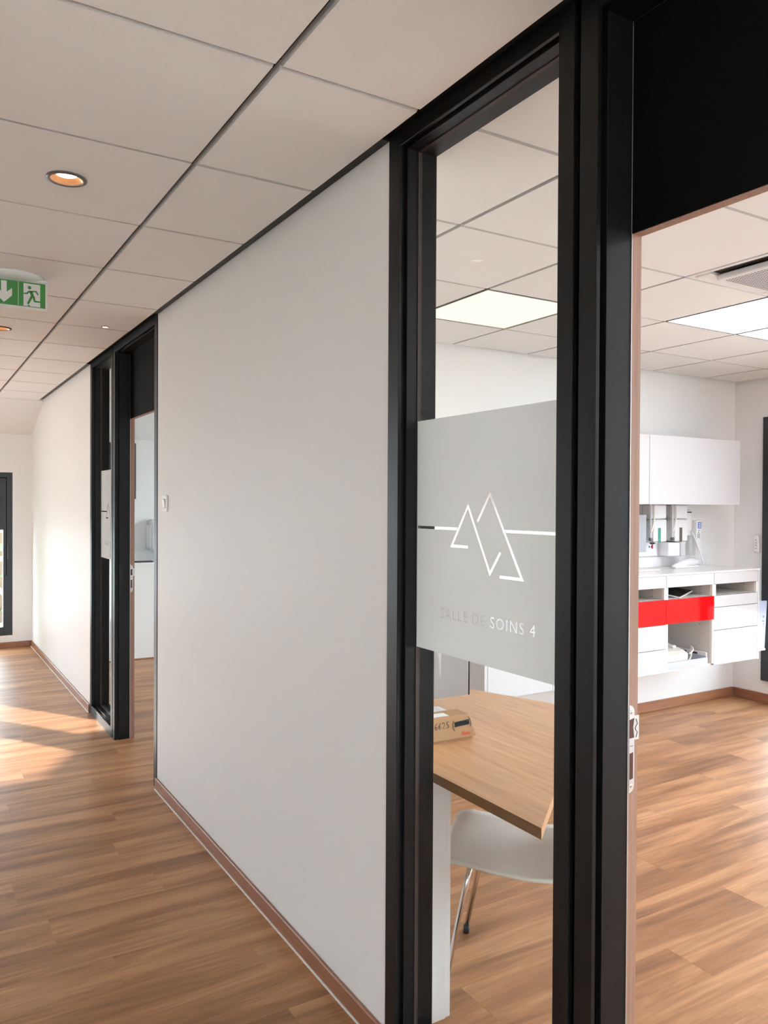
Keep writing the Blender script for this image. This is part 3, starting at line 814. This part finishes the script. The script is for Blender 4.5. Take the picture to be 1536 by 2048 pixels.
# open compartment content
tr = thing('drawer_tray', 'shallow grey pull-out tray in the open cabinet compartment', 'tray', (3.41, 3.75, 0.424))
boxes('tray_body', [((3.186, 3.515, 0.4245), (3.600, 3.90, 0.430)), ((3.186, 3.515, 0.430), (3.600, 3.523, 0.470)), ((3.186, 3.523, 0.430), (3.194, 3.90, 0.470)),
                    ((3.592, 3.523, 0.430), (3.600, 3.90, 0.480)), ((3.194, 3.892, 0.430), (3.592, 3.90, 0.480))], 'tray_grey', tr)
boxes('runner', [((3.601, 3.53, 0.428), (3.612, 3.93, 0.500))], 'carcass_edge', tr)
for i in range(3): box('runner_slot', (3.5995, 3.60 + 0.09 * i, 0.480), (3.6008, 3.64 + 0.09 * i, 0.492), 'device_dark', tr)
ph = thing('desk_device', 'cream sloping desktop device with looped cable in the grey tray', 'device', (3.36, 3.66, 0.4305))
prism('housing', [(3.56, 0.4305), (3.56, 0.505), (3.60, 0.522), (3.80, 0.570), (3.80, 0.4305)], 'x', 3.215, 3.455, 'device_cream', ph, bevel=0.006)
box('key_pad', (3.385, 3.63, 0.535), (3.415, 3.69, 0.552), 'device_white', ph, bevel=0.003)
tube('cable', bezier([(3.235, 3.545, 0.45), (3.33, 3.53, 0.44), (3.52, 3.55, 0.42), (3.55, 3.62, 0.54)], 14), 0.0055, 'device_cream', ph, 8)
tube('cable', bezier([(3.46, 3.56, 0.50), (3.50, 3.55, 0.515), (3.54, 3.58, 0.53), (3.55, 3.62, 0.54)], 8), 0.0055, 'device_cream', ph, 8)
tb = thing('tablet', 'dark tablet with white edge lying tilted in the middle niche', 'tablet', (3.40, 3.68, 0.893))
bm = bmesh.new(); bm_box(bm, (-0.15, -0.10, 0), (0.15, 0.10, 0.008), 0.002)
new_obj('case', bm, 'device_white', tb)
bm = bmesh.new(); bm_box(bm, (-0.142, -0.092, 0.008), (0.142, 0.092, 0.0092))
new_obj('screen', bm, 'screen_black', tb)
tb.rotation_euler = (math.radians(9), math.radians(-4), math.radians(22)); tb.location.z = 0.916; tb.location.x = 3.43

# ---------------------------------------------------------------- upper cabinets
UX = [2.188, 3.167, 4.152]
UG = 'white upper wall cabinets'
for i, lab in enumerate(('white gloss upper cabinet partly hidden by the doorpost', 'wide white gloss upper cabinet nearest the facade')):
    t = thing('upper_cabinet', lab, 'cabinet', ((UX[i] + UX[i + 1]) / 2, 3.81, 1.525), group=UG)
    box('carcass', (UX[i] + 0.001, 3.68, 1.526), (UX[i + 1] - 0.001, YB, 1.996), 'gloss_white', t)
    box('door', (UX[i] + 0.002, 3.66, 1.525), (UX[i + 1] - 0.002, 3.679, 1.997), 'gloss_white', t, bevel=0.001)

# ---------------------------------------------------------------- things on the cabinet wall
def soap_dispenser(x, win, label):
    t = thing('soap_dispenser', label, 'dispenser', (x, YB, 1.25), group='lever soap dispensers over the worktop')
    yf = 3.86
    box('body', (x, yf, 1.420), (x + 0.145, YB - 0.001, 1.5235), 'device_white', t, bevel=0.012, seg=3)
    box('tank_cover', (x + 0.002, yf - 0.004, 1.255), (x + 0.143, YB, 1.417), 'device_white', t, bevel=0.010, seg=3)
    box('level_window', (x + 0.046, yf - 0.0055, 1.252), (x + 0.077, yf - 0.0035, 1.356), win, t, bevel=0.0008)
    box('side_rail', (x - 0.012, yf + 0.01, 1.275), (x - 0.002, yf + 0.03, 1.5235), 'device_white', t, bevel=0.003)
    box('outlet', (x - 0.022, yf + 0.0, 1.262), (x + 0.002, yf + 0.026, 1.285), 'wheel_grey', t, bevel=0.004)
    tube('lever_arm', bezier([(x - 0.018, yf - 0.02, 1.515), (x - 0.02, yf - 0.03, 1.44), (x - 0.055, yf - 0.06, 1.38), (x - 0.086, yf - 0.05, 1.325)], 12), 0.0065, 'device_cream', t, 10)
    lathe('hinge_wheel', [(0.0, -0.012), (0.030, -0.012), (0.035, -0.008), (0.035, 0.008), (0.0, 0.012)], (x - 0.052, yf + 0.06, 1.419), 'wheel_grey', t, 28, 'y')
    return t
soap_dispenser(3.445, 'soap_green', 'white lever soap dispenser with green level window')
soap_dispenser(3.678, 'soap_brown', 'white lever soap dispenser with brown level window')
t = thing('towel_dispenser', 'flat light grey dispenser box beside the doorpost above the worktop', 'dispenser', (3.27, YB, 1.18))
box('housing', (3.18, 3.84, 1.180), (3.352, YB, 1.452), 'device_grey', t, bevel=0.003)
box('front_lip', (3.18, 3.835, 1.170), (3.352, 3.85, 1.186), 'device_white', t, bevel=0.002)
t = thing('glove_holder', 'small white box holder under the brown-window dispenser', 'holder', (3.70, YB, 1.145))
box('body', (3.612, 3.862, 1.146), (3.738, YB, 1.247), 'device_white', t, bevel=0.004)
box('side_flap', (3.739, 3.850, 1.145), (3.787, YB, 1.250), 'gloss_white', t, bevel=0.003)
t = thing('drip_nozzle', 'small red tipped nozzle under the green-window dispenser', 'nozzle', (3.452, 3.87, 1.21))
lathe('collar', [(0.0, 0.046), (0.018, 0.046), (0.020, 0.038), (0.012, 0.034)], (3.452, 3.872, 1.205), 'device_dark', t, 16)
lathe('tip', [(0.006, 0.034), (0.006, 0.004), (0.0, 0.0)], (3.452, 3.872, 1.205), 'red_tip', t, 12)
t = thing('wall_socket', 'white wall panel with small sockets beneath the dispensers', 'socket', (3.47, YB, 1.15))
box('plate', (3.37, 3.945, 1.145), (3.60, YB, 1.248), 'device_white', t, bevel=0.003)
for xx in (3.505, 3.528): lathe('socket_hole', [(0.0, -0.002), (0.006, -0.002), (0.006, 0.001)], (xx, 3.945, 1.215), 'device_dark', t, 12, 'y')
t = thing('handset_cradle', 'white wall cradle with dark slot behind the blue keypad handset', 'cradle', (3.90, YB, 1.40))
box('cradle_body', (3.835, 3.90, 1.29), (3.920, YB, 1.488), 'device_white', t, bevel=0.012, seg=3)
box('slot', (3.862, 3.8985, 1.463), (3.915, 3.902, 1.472), 'device_dark', t)
tube('cord', bezier([(3.90, 3.89, 1.33), (3.93, 3.85, 1.22), (3.945, 3.83, 1.15), (3.945, 3.82, 1.09)], 10), 0.006, 'device_white', t, 8)
t = thing('handset', 'white upright handset with blue keypad on the cabinet wall', 'handset', (3.95, 3.86, 1.141))
prism('body', [(3.922, 1.141), (3.972, 1.141), (3.986, 1.408), (3.930, 1.408)], 'y', 3.862, 3.905, 'device_white', t, bevel=0.004)
box('keypad', (3.939, 3.8605, 1.346), (3.976, 3.8625, 1.394), 'keypad_blue', t)
for r_ in range(3): box('keypad_row', (3.946, 3.8598, 1.354 + 0.013 * r_), (3.969, 3.8606, 1.360 + 0.013 * r_), 'paper', t)
for (xx, zz) in ((3.953, 1.332), (3.947, 1.318), (3.940, 1.303), (3.956, 1.303), (3.940, 1.290), (3.956, 1.290), (3.940, 1.278), (3.956, 1.278)):
    lathe('button', [(0.0, -0.0015), (0.0045, -0.0015), (0.005, 0.0005)], (xx, 3.8615, zz), 'print_grey', t, 10, 'y')
t = thing('handheld_scanner', 'white curved handheld device lying on the worktop below the handset', 'device', (3.72, 3.80, 1.064))
bm = bmesh.new()
pts = [(3.58, 3.80, 1.078), (3.64, 3.80, 1.086), (3.72, 3.805, 1.100), (3.80, 3.81, 1.106), (3.86, 3.82, 1.100), (3.89, 3.83, 1.088)]
bm_tube(bm, [Vector(p) - t.location for p in pts], [0.010, 0.016, 0.026, 0.028, 0.024, 0.012], 14)
new_obj('shell', bm, 'device_white', t, smooth=True)
box('foot', (3.60, 3.785, 1.0645), (3.86, 3.83, 1.080), 'silver_edge', t, bevel=0.004)
t = thing('tray_pad', 'cream flat tray on the worktop beside the doorpost', 'tray', (3.22, 3.74, 1.064))
box('tray_body', (3.12, 3.70, 1.0645), (3.335, 3.82, 1.078), 'device_cream', t, bevel=0.004)
# leaflet holder beside the cabinet
t = thing('leaflet_holder', 'blue-grey printed leaflet in holder on the cabinet end panel', 'leaflet', (4.21, 3.55, 0.467))
box('holder', (4.174, 3.512, 0.462), (4.250, 3.530, 0.474), 'device_white', t)
prism('leaflet', [(4.174, 0.474), (4.243, 0.474), (4.269, 0.822), (4.174, 0.826)], 'y', 3.514, 3.522, 'poster_blue', t)
boxes('leaflet_print', [((4.222, 3.5128, 0.70), (4.234, 3.514, 0.716)), ((4.214, 3.5128, 0.672), (4.240, 3.514, 0.680)), ((4.226, 3.5128, 0.650), (4.234, 3.514, 0.660)),
                        ((4.226, 3.5128, 0.634), (4.231, 3.514, 0.642)), ((4.226, 3.5128, 0.618), (4.231, 3.514, 0.624))], 'print_grey', t)
# remote control on the facade
t = thing('remote_control', 'slim white remote control in wall holder beside the dark window', 'remote', (XF, 3.76, 1.16))
box('holder', (XF - 0.018, 3.735, 1.158), (XF, 3.782, 1.230), 'device_white', t, bevel=0.003)
box('remote_body', (XF - 0.026, 3.738, 1.163), (XF - 0.010, 3.779, 1.290), 'device_white', t, bevel=0.004)
for q in range(4): box('button', (XF - 0.0275, 3.750, 1.185 + 0.022 * q), (XF - 0.0255, 3.764, 1.192 + 0.022 * q), 'device_grey', t)

# ---------------------------------------------------------------- ceiling air conditioner
t = thing('air_conditioner', 'square white ceiling air conditioner cassette with perforated grille', 'air conditioner', (2.03, GY + 0.3, H))
ax0, ax1, ay0, ay1 = 1.7365, 2.3235, GY + 0.003, GY + 0.597
boxes('housing', [((ax0, ay0, H), (ax0 + 0.025, ay1, H + 0.02)), ((ax1 - 0.025, ay0, H), (ax1, ay1, H + 0.02)), ((ax0 + 0.025, ay0, H), (ax1 - 0.025, ay0 + 0.025, H + 0.02)), ((ax0 + 0.025, ay1 - 0.025, H), (ax1 - 0.025, ay1, H + 0.02))], 'ac_white', t, bevel=0.002)
box('outlet_recess', (ax0 + 0.025, ay0 + 0.025, H + 0.012), (ax1 - 0.025, ay1 - 0.025, H + 0.02), 'ac_dark', t)
for (qx, qy) in ((ax0 + 0.025, ay0 + 0.025), (ax1 - 0.095, ay0 + 0.025), (ax0 + 0.025, ay1 - 0.095), (ax1 - 0.095, ay1 - 0.095)):
    box('corner_cover', (qx, qy, H - 0.006), (qx + 0.07, qy + 0.07, H + 0.012), 'ac_white', t, bevel=0.004)
for lo, hi in (((ax0 + 0.095, ay1 - 0.068, H - 0.004), (ax1 - 0.095, ay1 - 0.030, H + 0.004)), ((ax0 + 0.095, ay0 + 0.030, H - 0.004), (ax1 - 0.095, ay0 + 0.068, H + 0.004)),
               ((ax1 - 0.068, ay0 + 0.095, H - 0.004), (ax1 - 0.030, ay1 - 0.095, H + 0.004))):
    box('louvre', lo, hi, 'ac_white', t, bevel=0.002)
cx0, cx1, cy0, cy1 = ax0 + 0.085, ax1 - 0.085, ay0 + 0.085, ay1 - 0.085
gl = box('grille', (cx0, cy0, H - 0.022), (cx1, cy1, H + 0.004), 'ac_white', t, bevel=0.006, seg=2)
bm = bmesh.new()
n = 26
for i in range(n):
    for j in range(n):
        x = cx0 + 0.03 + (cx1 - cx0 - 0.06) * i / (n - 1); y = cy0 + 0.03 + (cy1 - cy0 - 0.06) * j / (n - 1)
        s = 0.0042; off = t.location
        v = [bm.verts.new(Vector((x + a, y + b, H - 0.0224)) - off) for a, b in ((-s, -s), (s, -s), (s, s), (-s, s))]
        bm.faces.new(v[::-1])
tag(new_obj('grille_holes', bm, 'ac_dark', t), kind='stuff')

# ---------------------------------------------------------------- desk
DZ = 0.75
dk = thing('desk', 'light beech desk with slanted end pushed against the glass panel', 'desk', (0.15, 1.41, 0))
top = [(0.150, 1.409), (0.985, 2.10), (1.005, 2.26), (0.865, 2.64), (0.78, 3.05), (0.78, 3.38), (0.150, 3.38)]
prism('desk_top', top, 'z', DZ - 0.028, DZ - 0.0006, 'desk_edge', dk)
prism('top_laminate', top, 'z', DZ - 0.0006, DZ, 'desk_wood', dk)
bm = bmesh.new()
a_, b_ = Vector((0.150, 1.409, 0)), Vector((0.985, 2.10, 0)); d_ = (b_ - a_).normalized(); nn = Vector((d_.y, -d_.x, 0)) * 0.0012
vv = [a_, b_, b_ + nn, a_ + nn]
A = [bm.verts.new(v + Vector((0, 0, DZ - 0.028)) - dk.location) for v in vv]; B = [bm.verts.new(v + Vector((0, 0, DZ)) - dk.location) for v in vv]
bm.faces.new(A[::-1]); bm.faces.new(B)
for i in range(4): bm.faces.new((A[i], A[(i + 1) % 4], B[(i + 1) % 4], B[i]))
new_obj('edge_band', bm, 'desk_wood', dk)
box('support_panel', (0.152, 1.890, 0.0), (0.222, 1.93, DZ - 0.028), 'leg_white', dk, bevel=0.0015)
box('support_panel', (0.2235, 1.894, 0.0), (0.240, 2.30, DZ - 0.028), 'leg_white', dk, bevel=0.0015)
box('support_panel', (0.152, 3.34, 0.0), (0.74, 3.365, DZ - 0.028), 'leg_white', dk)

# ---------------------------------------------------------------- monitor on the desk, seen from behind
mo = thing('monitor', 'silver backed monitor standing on the desk behind the carton', 'monitor', (0.43, 2.42, DZ))
n_dir = math.atan2(-0.30, 0.954)
MW, MH = 0.50, 0.34
bm = bmesh.new(); ny = 12
# local: x right, y away from the viewer (screen side), z up; back bulges to -y
rows = []
for i in range(ny + 1):
    u = i / ny; x = -MW + u * MW
    bulge = 0.012 + 0.03 * math.sin(math.pi * min(1, max(0, u))) 
    zb = 0.068 - 0.010 * math.sin(math.pi * u)
    rows.append([bm.verts.new((x, -bulge, zb)), bm.verts.new((x, -bulge * 0.9, zb + MH)), bm.verts.new((x, 0, zb + MH)), bm.verts.new((x, 0, zb))])
for a, b in zip(rows, rows[1:]):
    for k in range(4): bm.faces.new((a[k], a[(k + 1) % 4], b[(k + 1) % 4], b[k]))
bm.faces.new(rows[0]); bm.faces.new(rows[-1][::-1])
new_obj('back_shell', bm, 'silver', mo)
bm = bmesh.new(); bm_box(bm, (-MW - 0.001, 0.0005, 0.064), (0.0045, 0.004, 0.064 + MH)); new_obj('edge_band', bm, 'silver_edge', mo)
bm = bmesh.new(); bm_box(bm, (-MW - 0.001, 0.0045, 0.064), (0.0115, 0.014, 0.064 + MH)); new_obj('screen', bm, 'screen_black', mo)
bm = bmesh.new(); bm_box(bm, (-MW * 0.5 - 0.09, 0.02, 0.0), (-MW * 0.5 + 0.09, 0.17, 0.008), 0.002); new_obj('foot', bm, 'silver', mo)
bm = bmesh.new(); bm_box(bm, (-MW * 0.5 - 0.03, 0.015, 0.008), (-MW * 0.5 + 0.03, 0.035, 0.22), 0.003); new_obj('stand_neck', bm, 'silver', mo)
mo.location = (0.632, 2.338, DZ); mo.rotation_euler = (0, 0, -0.42)

# ---------------------------------------------------------------- carton with handwriting, keyboard, paper
cb = thing('cardboard_box', 'small brown cardboard carton with handwritten number on the desk', 'carton', (0.455, 2.062, DZ), rz=-0.05)
prof = [(0.0, 0.010), (0.016, 0.080), (0.085, 0.080), (0.085, 0.010)]     # y (depth), z
bm = bmesh.new()
L0, L1 = -0.30, 0.006
def taper(x, z): return x - (0.020 * (z - 0.010) / 0.070 if x > 0 else 0)
A = [bm.verts.new((L0, y, z)) for y, z in prof]; B = [bm.verts.new((taper(L1, z), y, z)) for y, z in prof]
bm.faces.new(A); bm.faces.new(B[::-1])
for i in range(4): bm.faces.new((A[i], A[(i + 1) % 4], B[(i + 1) % 4], B[i]))
new_obj('carton_lid', bm, 'cardboard', cb)
bm = bmesh.new(); bm_box(bm, (L0 + 0.006, 0.006, 0.0), (-0.008, 0.080, 0.0105)); new_obj('carton_base', bm, 'cardboard', cb)
sl = math.atan2(0.070, 0.020)
# frame of the sloping front: u along x, v up the slope
ux = Vector((1, 0, 0)); vz = Vector((0, 0.016, 0.070)).normalized(); nz = ux.cross(vz)
def front(u, v, d=0.0006): return Vector((u, 0, 0.010)) + vz * v + nz * d
FM = Matrix((ux, vz, nz)).transposed().to_4x4(); FM.translation = front(0, 0, 0.0003)
def strokes(name, paths, r, m):
    bm = bmesh.new()
    for p in paths: bm_tube(bm, [front(u, v, 0.0006) for u, v in p], r, 6)
    return new_obj(name, bm, m, cb)
def sc_(u0, v0, w, h, pts): return [(u0 + w * a, v0 + h * b) for a, b in pts]
dg = {'2': [(0, .8), (.35, 1), (.8, .8), (.6, .45), (0, 0), (.9, .05)],
      '9': [(.85, .75), (.45, 1), (.05, .7), (.4, .45), (.85, .75), (.75, .2), (.35, 0)],
      '6': [(.7, 1), (.2, .6), (.05, .2), (.4, 0), (.75, .25), (.45, .5), (.1, .3)],
      '5': [(.95, 1), (.35, .95), (.25, .55), (.7, .5), (.8, .2), (.35, 0), (.1, .08)]}
hand = []
for i, ch in enumerate('296625'):
    hand.append(sc_(-0.1775 + 0.0148 * i, 0.033 + 0.0006 * i, 0.0118, 0.020, dg[ch]))
strokes('handwriting', hand, 0.0009, 'marker')
par = [[(-0.074, 0.056), (-0.079, 0.045), (-0.0785, 0.032), (-0.074, 0.024)], [(-0.016, 0.062), (-0.0095, 0.052), (-0.0085, 0.040), (-0.013, 0.030)]]
zig = [(-0.072 + 0.0023 * i, (0.036 if i % 2 else 0.050) + 0.0001 * i) for i in range(26)]
strokes('crossed_out_writing', par + [zig, [(-0.073, 0.050), (-0.014, 0.054)], [(-0.073, 0.036), (-0.016, 0.040)]], 0.0012, 'marker')
bm = bmesh.new()
v = [bm.verts.new(front(u, w_, 0.0005)) for u, w_ in ((-0.072, 0.035), (-0.015, 0.039), (-0.014, 0.053), (-0.072, 0.049))]; bm.faces.new(v)
new_obj('marker_block', bm, 'marker', cb)
TMx = FM @ Matrix.Translation((-0.0485, 0.0075, 0.0003))
text_mesh('carton_print', 'blum', 0.0165, TMx, 'print_orange', cb, spacing=1.0, offset=0.0006)
bm = bmesh.new(); bm_box(bm, (L0 + 0.02, 0.024, 0.0802), (-0.085, 0.060, 0.0808)); new_obj('carton_label', bm, 'paper', cb)
kb = thing('keyboard', 'white keyboard corner lying behind the carton on the desk', 'keyboard', (0.54, 2.312, DZ), rz=-0.12)
bm = bmesh.new(); bm_box(bm, (-0.40, 0.0, 0.0), (0.0, 0.085, 0.020), 0.003); new_obj('case', bm, 'paper', kb)
bm = bmesh.new()
for i in range(14):
    for j in range(4): bm_box(bm, (-0.392 + 0.0276 * i, 0.006 + 0.019 * j, 0.020), (-0.392 + 0.0276 * i + 0.024, 0.006 + 0.019 * j + 0.016, 0.0225), 0.001)
new_obj('keys', bm, 'device_white', kb)

# ---------------------------------------------------------------- chair under the desk
ch = thing('chair', 'white moulded shell chair with chrome legs half under the desk', 'chair', (0.50, 1.93, 0))
ang = math.atan2(0.67, 0.74)   # local +x = along front edge, local +y = forward (towards the desk)
ch.rotation_euler = (0, 0, ang)
SW, SDp = 0.41, 0.40
# side profile of shell from front lip to top of backrest (y forward, z)
prof = [(0.222, 0.415), (0.214, 0.434), (0.192, 0.448), (0.155, 0.453), (0.09, 0.447), (0.02, 0.436), (-0.07, 0.430), (-0.15, 0.434), (-0.195, 0.452), (-0.220, 0.487), (-0.232, 0.54), (-0.244, 0.62), (-0.258, 0.70), (-0.270, 0.76), (-0.277, 0.79)]
bm = bmesh.new(); nx = 14; th = 0.011
def shell_pt(i, k):
    y, z = prof[i]; u = -1 + 2 * k / nx
    t = i / (len(prof) - 1)
    w = SW / 2
    if 0.55 < t < 0.72: w *= 1 - 0.22 * math.sin((t - 0.55) / 0.17 * math.pi)
    if t > 0.86: w *= 1 - 0.25 * ((t - 0.86) / 0.14) ** 2
    if i < 2: w *= (0.975, 0.992)[i]
    x = u * w
    if z < 0.46: z = z + 0.010 * u * u - 0.004
    return Vector((x, y, z))
front_v, back_v = [], []
for i in range(len(prof)):
    y0_, z0_ = prof[max(i - 1, 0)]; y1_, z1_ = prof[min(i + 1, len(prof) - 1)]
    tdir = Vector((0, y1_ - y0_, z1_ - z0_)).normalized(); nrm = Vector((0, tdir.z, -tdir.y))
    front_v.append([bm.verts.new(shell_pt(i, k)) for k in range(nx + 1)])
    back_v.append([bm.verts.new(shell_pt(i, k) - nrm * th) for k in range(nx + 1)])
for i in range(len(prof) - 1):
    for k in range(nx):
        bm.faces.new((front_v[i][k], front_v[i][k + 1], front_v[i + 1][k + 1], front_v[i + 1][k]))
        bm.faces.new((back_v[i][k], back_v[i + 1][k], back_v[i + 1][k + 1], back_v[i][k + 1]))
    for k in (0, nx):
        bm.faces.new((front_v[i][k], front_v[i + 1][k], back_v[i + 1][k], back_v[i][k]))
for i in (0, len(prof) - 1):
    for k in range(nx): bm.faces.new((front_v[i][k], front_v[i][k + 1], back_v[i][k + 1], back_v[i][k]))
sh_ = new_obj('shell', bm, 'shell_white', ch, smooth=True)
for (tx, ty, fx, fy) in ((-0.172, 0.105, -0.20, 0.18), (0.185, 0.105, 0.25, 0.188), (-0.175, -0.175, -0.21, -0.285), (0.175, -0.175, 0.21, -0.285)):
    sg = 1 if tx > 0 else -1
    arc = bezier([(tx - 0.055 * sg, ty * 0.97, 0.416), (tx, ty, 0.418), (tx + (fx - tx) * 0.12, ty + (fy - ty) * 0.12, 0.36)], 8)
    bm = bmesh.new(); bm_tube(bm, [Vector((tx - 0.11 * sg, ty * 0.9, 0.416))] + arc + [Vector((fx, fy, 0.016))], 0.0085, 10)
    lg = new_obj('leg', bm, 'chrome', ch, smooth=True)
    bm = bmesh.new(); bm_tube(bm, [Vector((fx + (tx - fx) * 0.03, fy + (ty - fy) * 0.03, 0.026)), Vector((fx, fy, 0.0))], 0.0115, 10)
    new_obj('foot_cap', bm, 'rubber', lg, smooth=True)

# ---------------------------------------------------------------- distant room
ct = thing('counter', 'white half-height counter with wooden foot strip in the distant room', 'counter', (1.9, 8.4, 0))
box('counter_body', (PT + 0.005, 7.775, 0.0), (3.2, YE - 0.001, 0.918), 'plaster', ct)
box('counter_top', (PT + 0.005, 7.755, 0.918), (3.2, YE - 0.001, 0.938), 'worktop', ct, bevel=0.002)
box('foot_strip', (PT + 0.005, 7.762, 0.0), (3.2, 7.775, 0.012), 'base_wood_x', ct)
t = thing('notebook', 'flat dark notebook on the distant counter', 'notebook', (0.90, 7.86, 0.938))
box('cover', (0.77, 7.80, 0.9385), (0.93, 7.90, 0.950), 'device_dark', t)
box('pages', (0.93, 7.80, 0.9385), (1.03, 7.90, 0.948), 'device_grey', t)
t = thing('paper_dispenser', 'white rounded paper dispenser on the distant room wall', 'dispenser', (1.24, YE, 0.99))
bm = bmesh.new()
prof = [(YE, 0.985), (8.90, 0.985), (8.895, 1.20), (8.92, 1.28), (8.98, 1.325), (YE, 1.335)]
off = t.location
A = [bm.verts.new(Vector((1.215, y, z)) - off) for y, z in prof]; B = [bm.verts.new(Vector((1.50, y, z)) - off) for y, z in prof]
bm.faces.new(A); bm.faces.new(B[::-1])
for i in range(len(prof)): bm.faces.new((A[i], A[(i + 1) % len(prof)], B[(i + 1) % len(prof)], B[i]))
bmesh.ops.bevel(bm, geom=bm.edges[:], offset=0.012, segments=2, affect='EDGES')
new_obj('cover', bm, 'device_white', t)
box('side_hinge', (1.195, 8.93, 1.00), (1.215, YE, 1.27), 'device_white', t, bevel=0.004)

# ---------------------------------------------------------------- outside
gd = boxes('ground', [((-40, -40, -0.5), (40, 60, -0.35))], 'gravel')  # invented pale surface that bounces daylight up to the ceilings
struct(gd, 'gravel ground outside the building, made pale to bounce daylight inside', 'ground')
def tree(x, y, h, r, label, seed, nleaf=2600):
    rg = random.Random(seed)
    t = thing('tree', label, 'tree', (x, y, -0.35), group='trees outside the corridor window')
    tube('trunk', [(x, y, -0.35), (x + 0.05, y, h * 0.3), (x - 0.03, y + 0.05, h * 0.75)], [0.10, 0.08, 0.03], 'bark', t, 8)
    bm = bmesh.new()
    for _ in range(nleaf):
        while True:
            p = Vector((rg.uniform(-1, 1), rg.uniform(-1, 1), rg.uniform(-1, 1)))
            if 0.35 < p.length < 1: break
        q = Vector((p.x * r, p.y * r, h * 0.5 + 0.1 + p.z * h * 0.52))
        a = Vector((rg.uniform(-1, 1), rg.uniform(-1, 1), rg.uniform(-1, 1))).normalized(); b = a.orthogonal().normalized(); s = rg.uniform(0.08, 0.14)
        vs_ = [bm.verts.new(q + a * s), bm.verts.new(q + b * s * 0.5), bm.verts.new(q - a * s), bm.verts.new(q - b * s * 0.5)]
        bm.faces.new(vs_)
    tag(new_obj('foliage', bm, 'leaf', t), kind='stuff')
tree(-2.05, 11.0, 3.4, 0.95, 'leafy green tree shading the corridor end window', 5, 9000)
tree(0.05, 13.6, 3.6, 1.1, 'leafy green tree farther off behind the corridor end window', 9, 450)
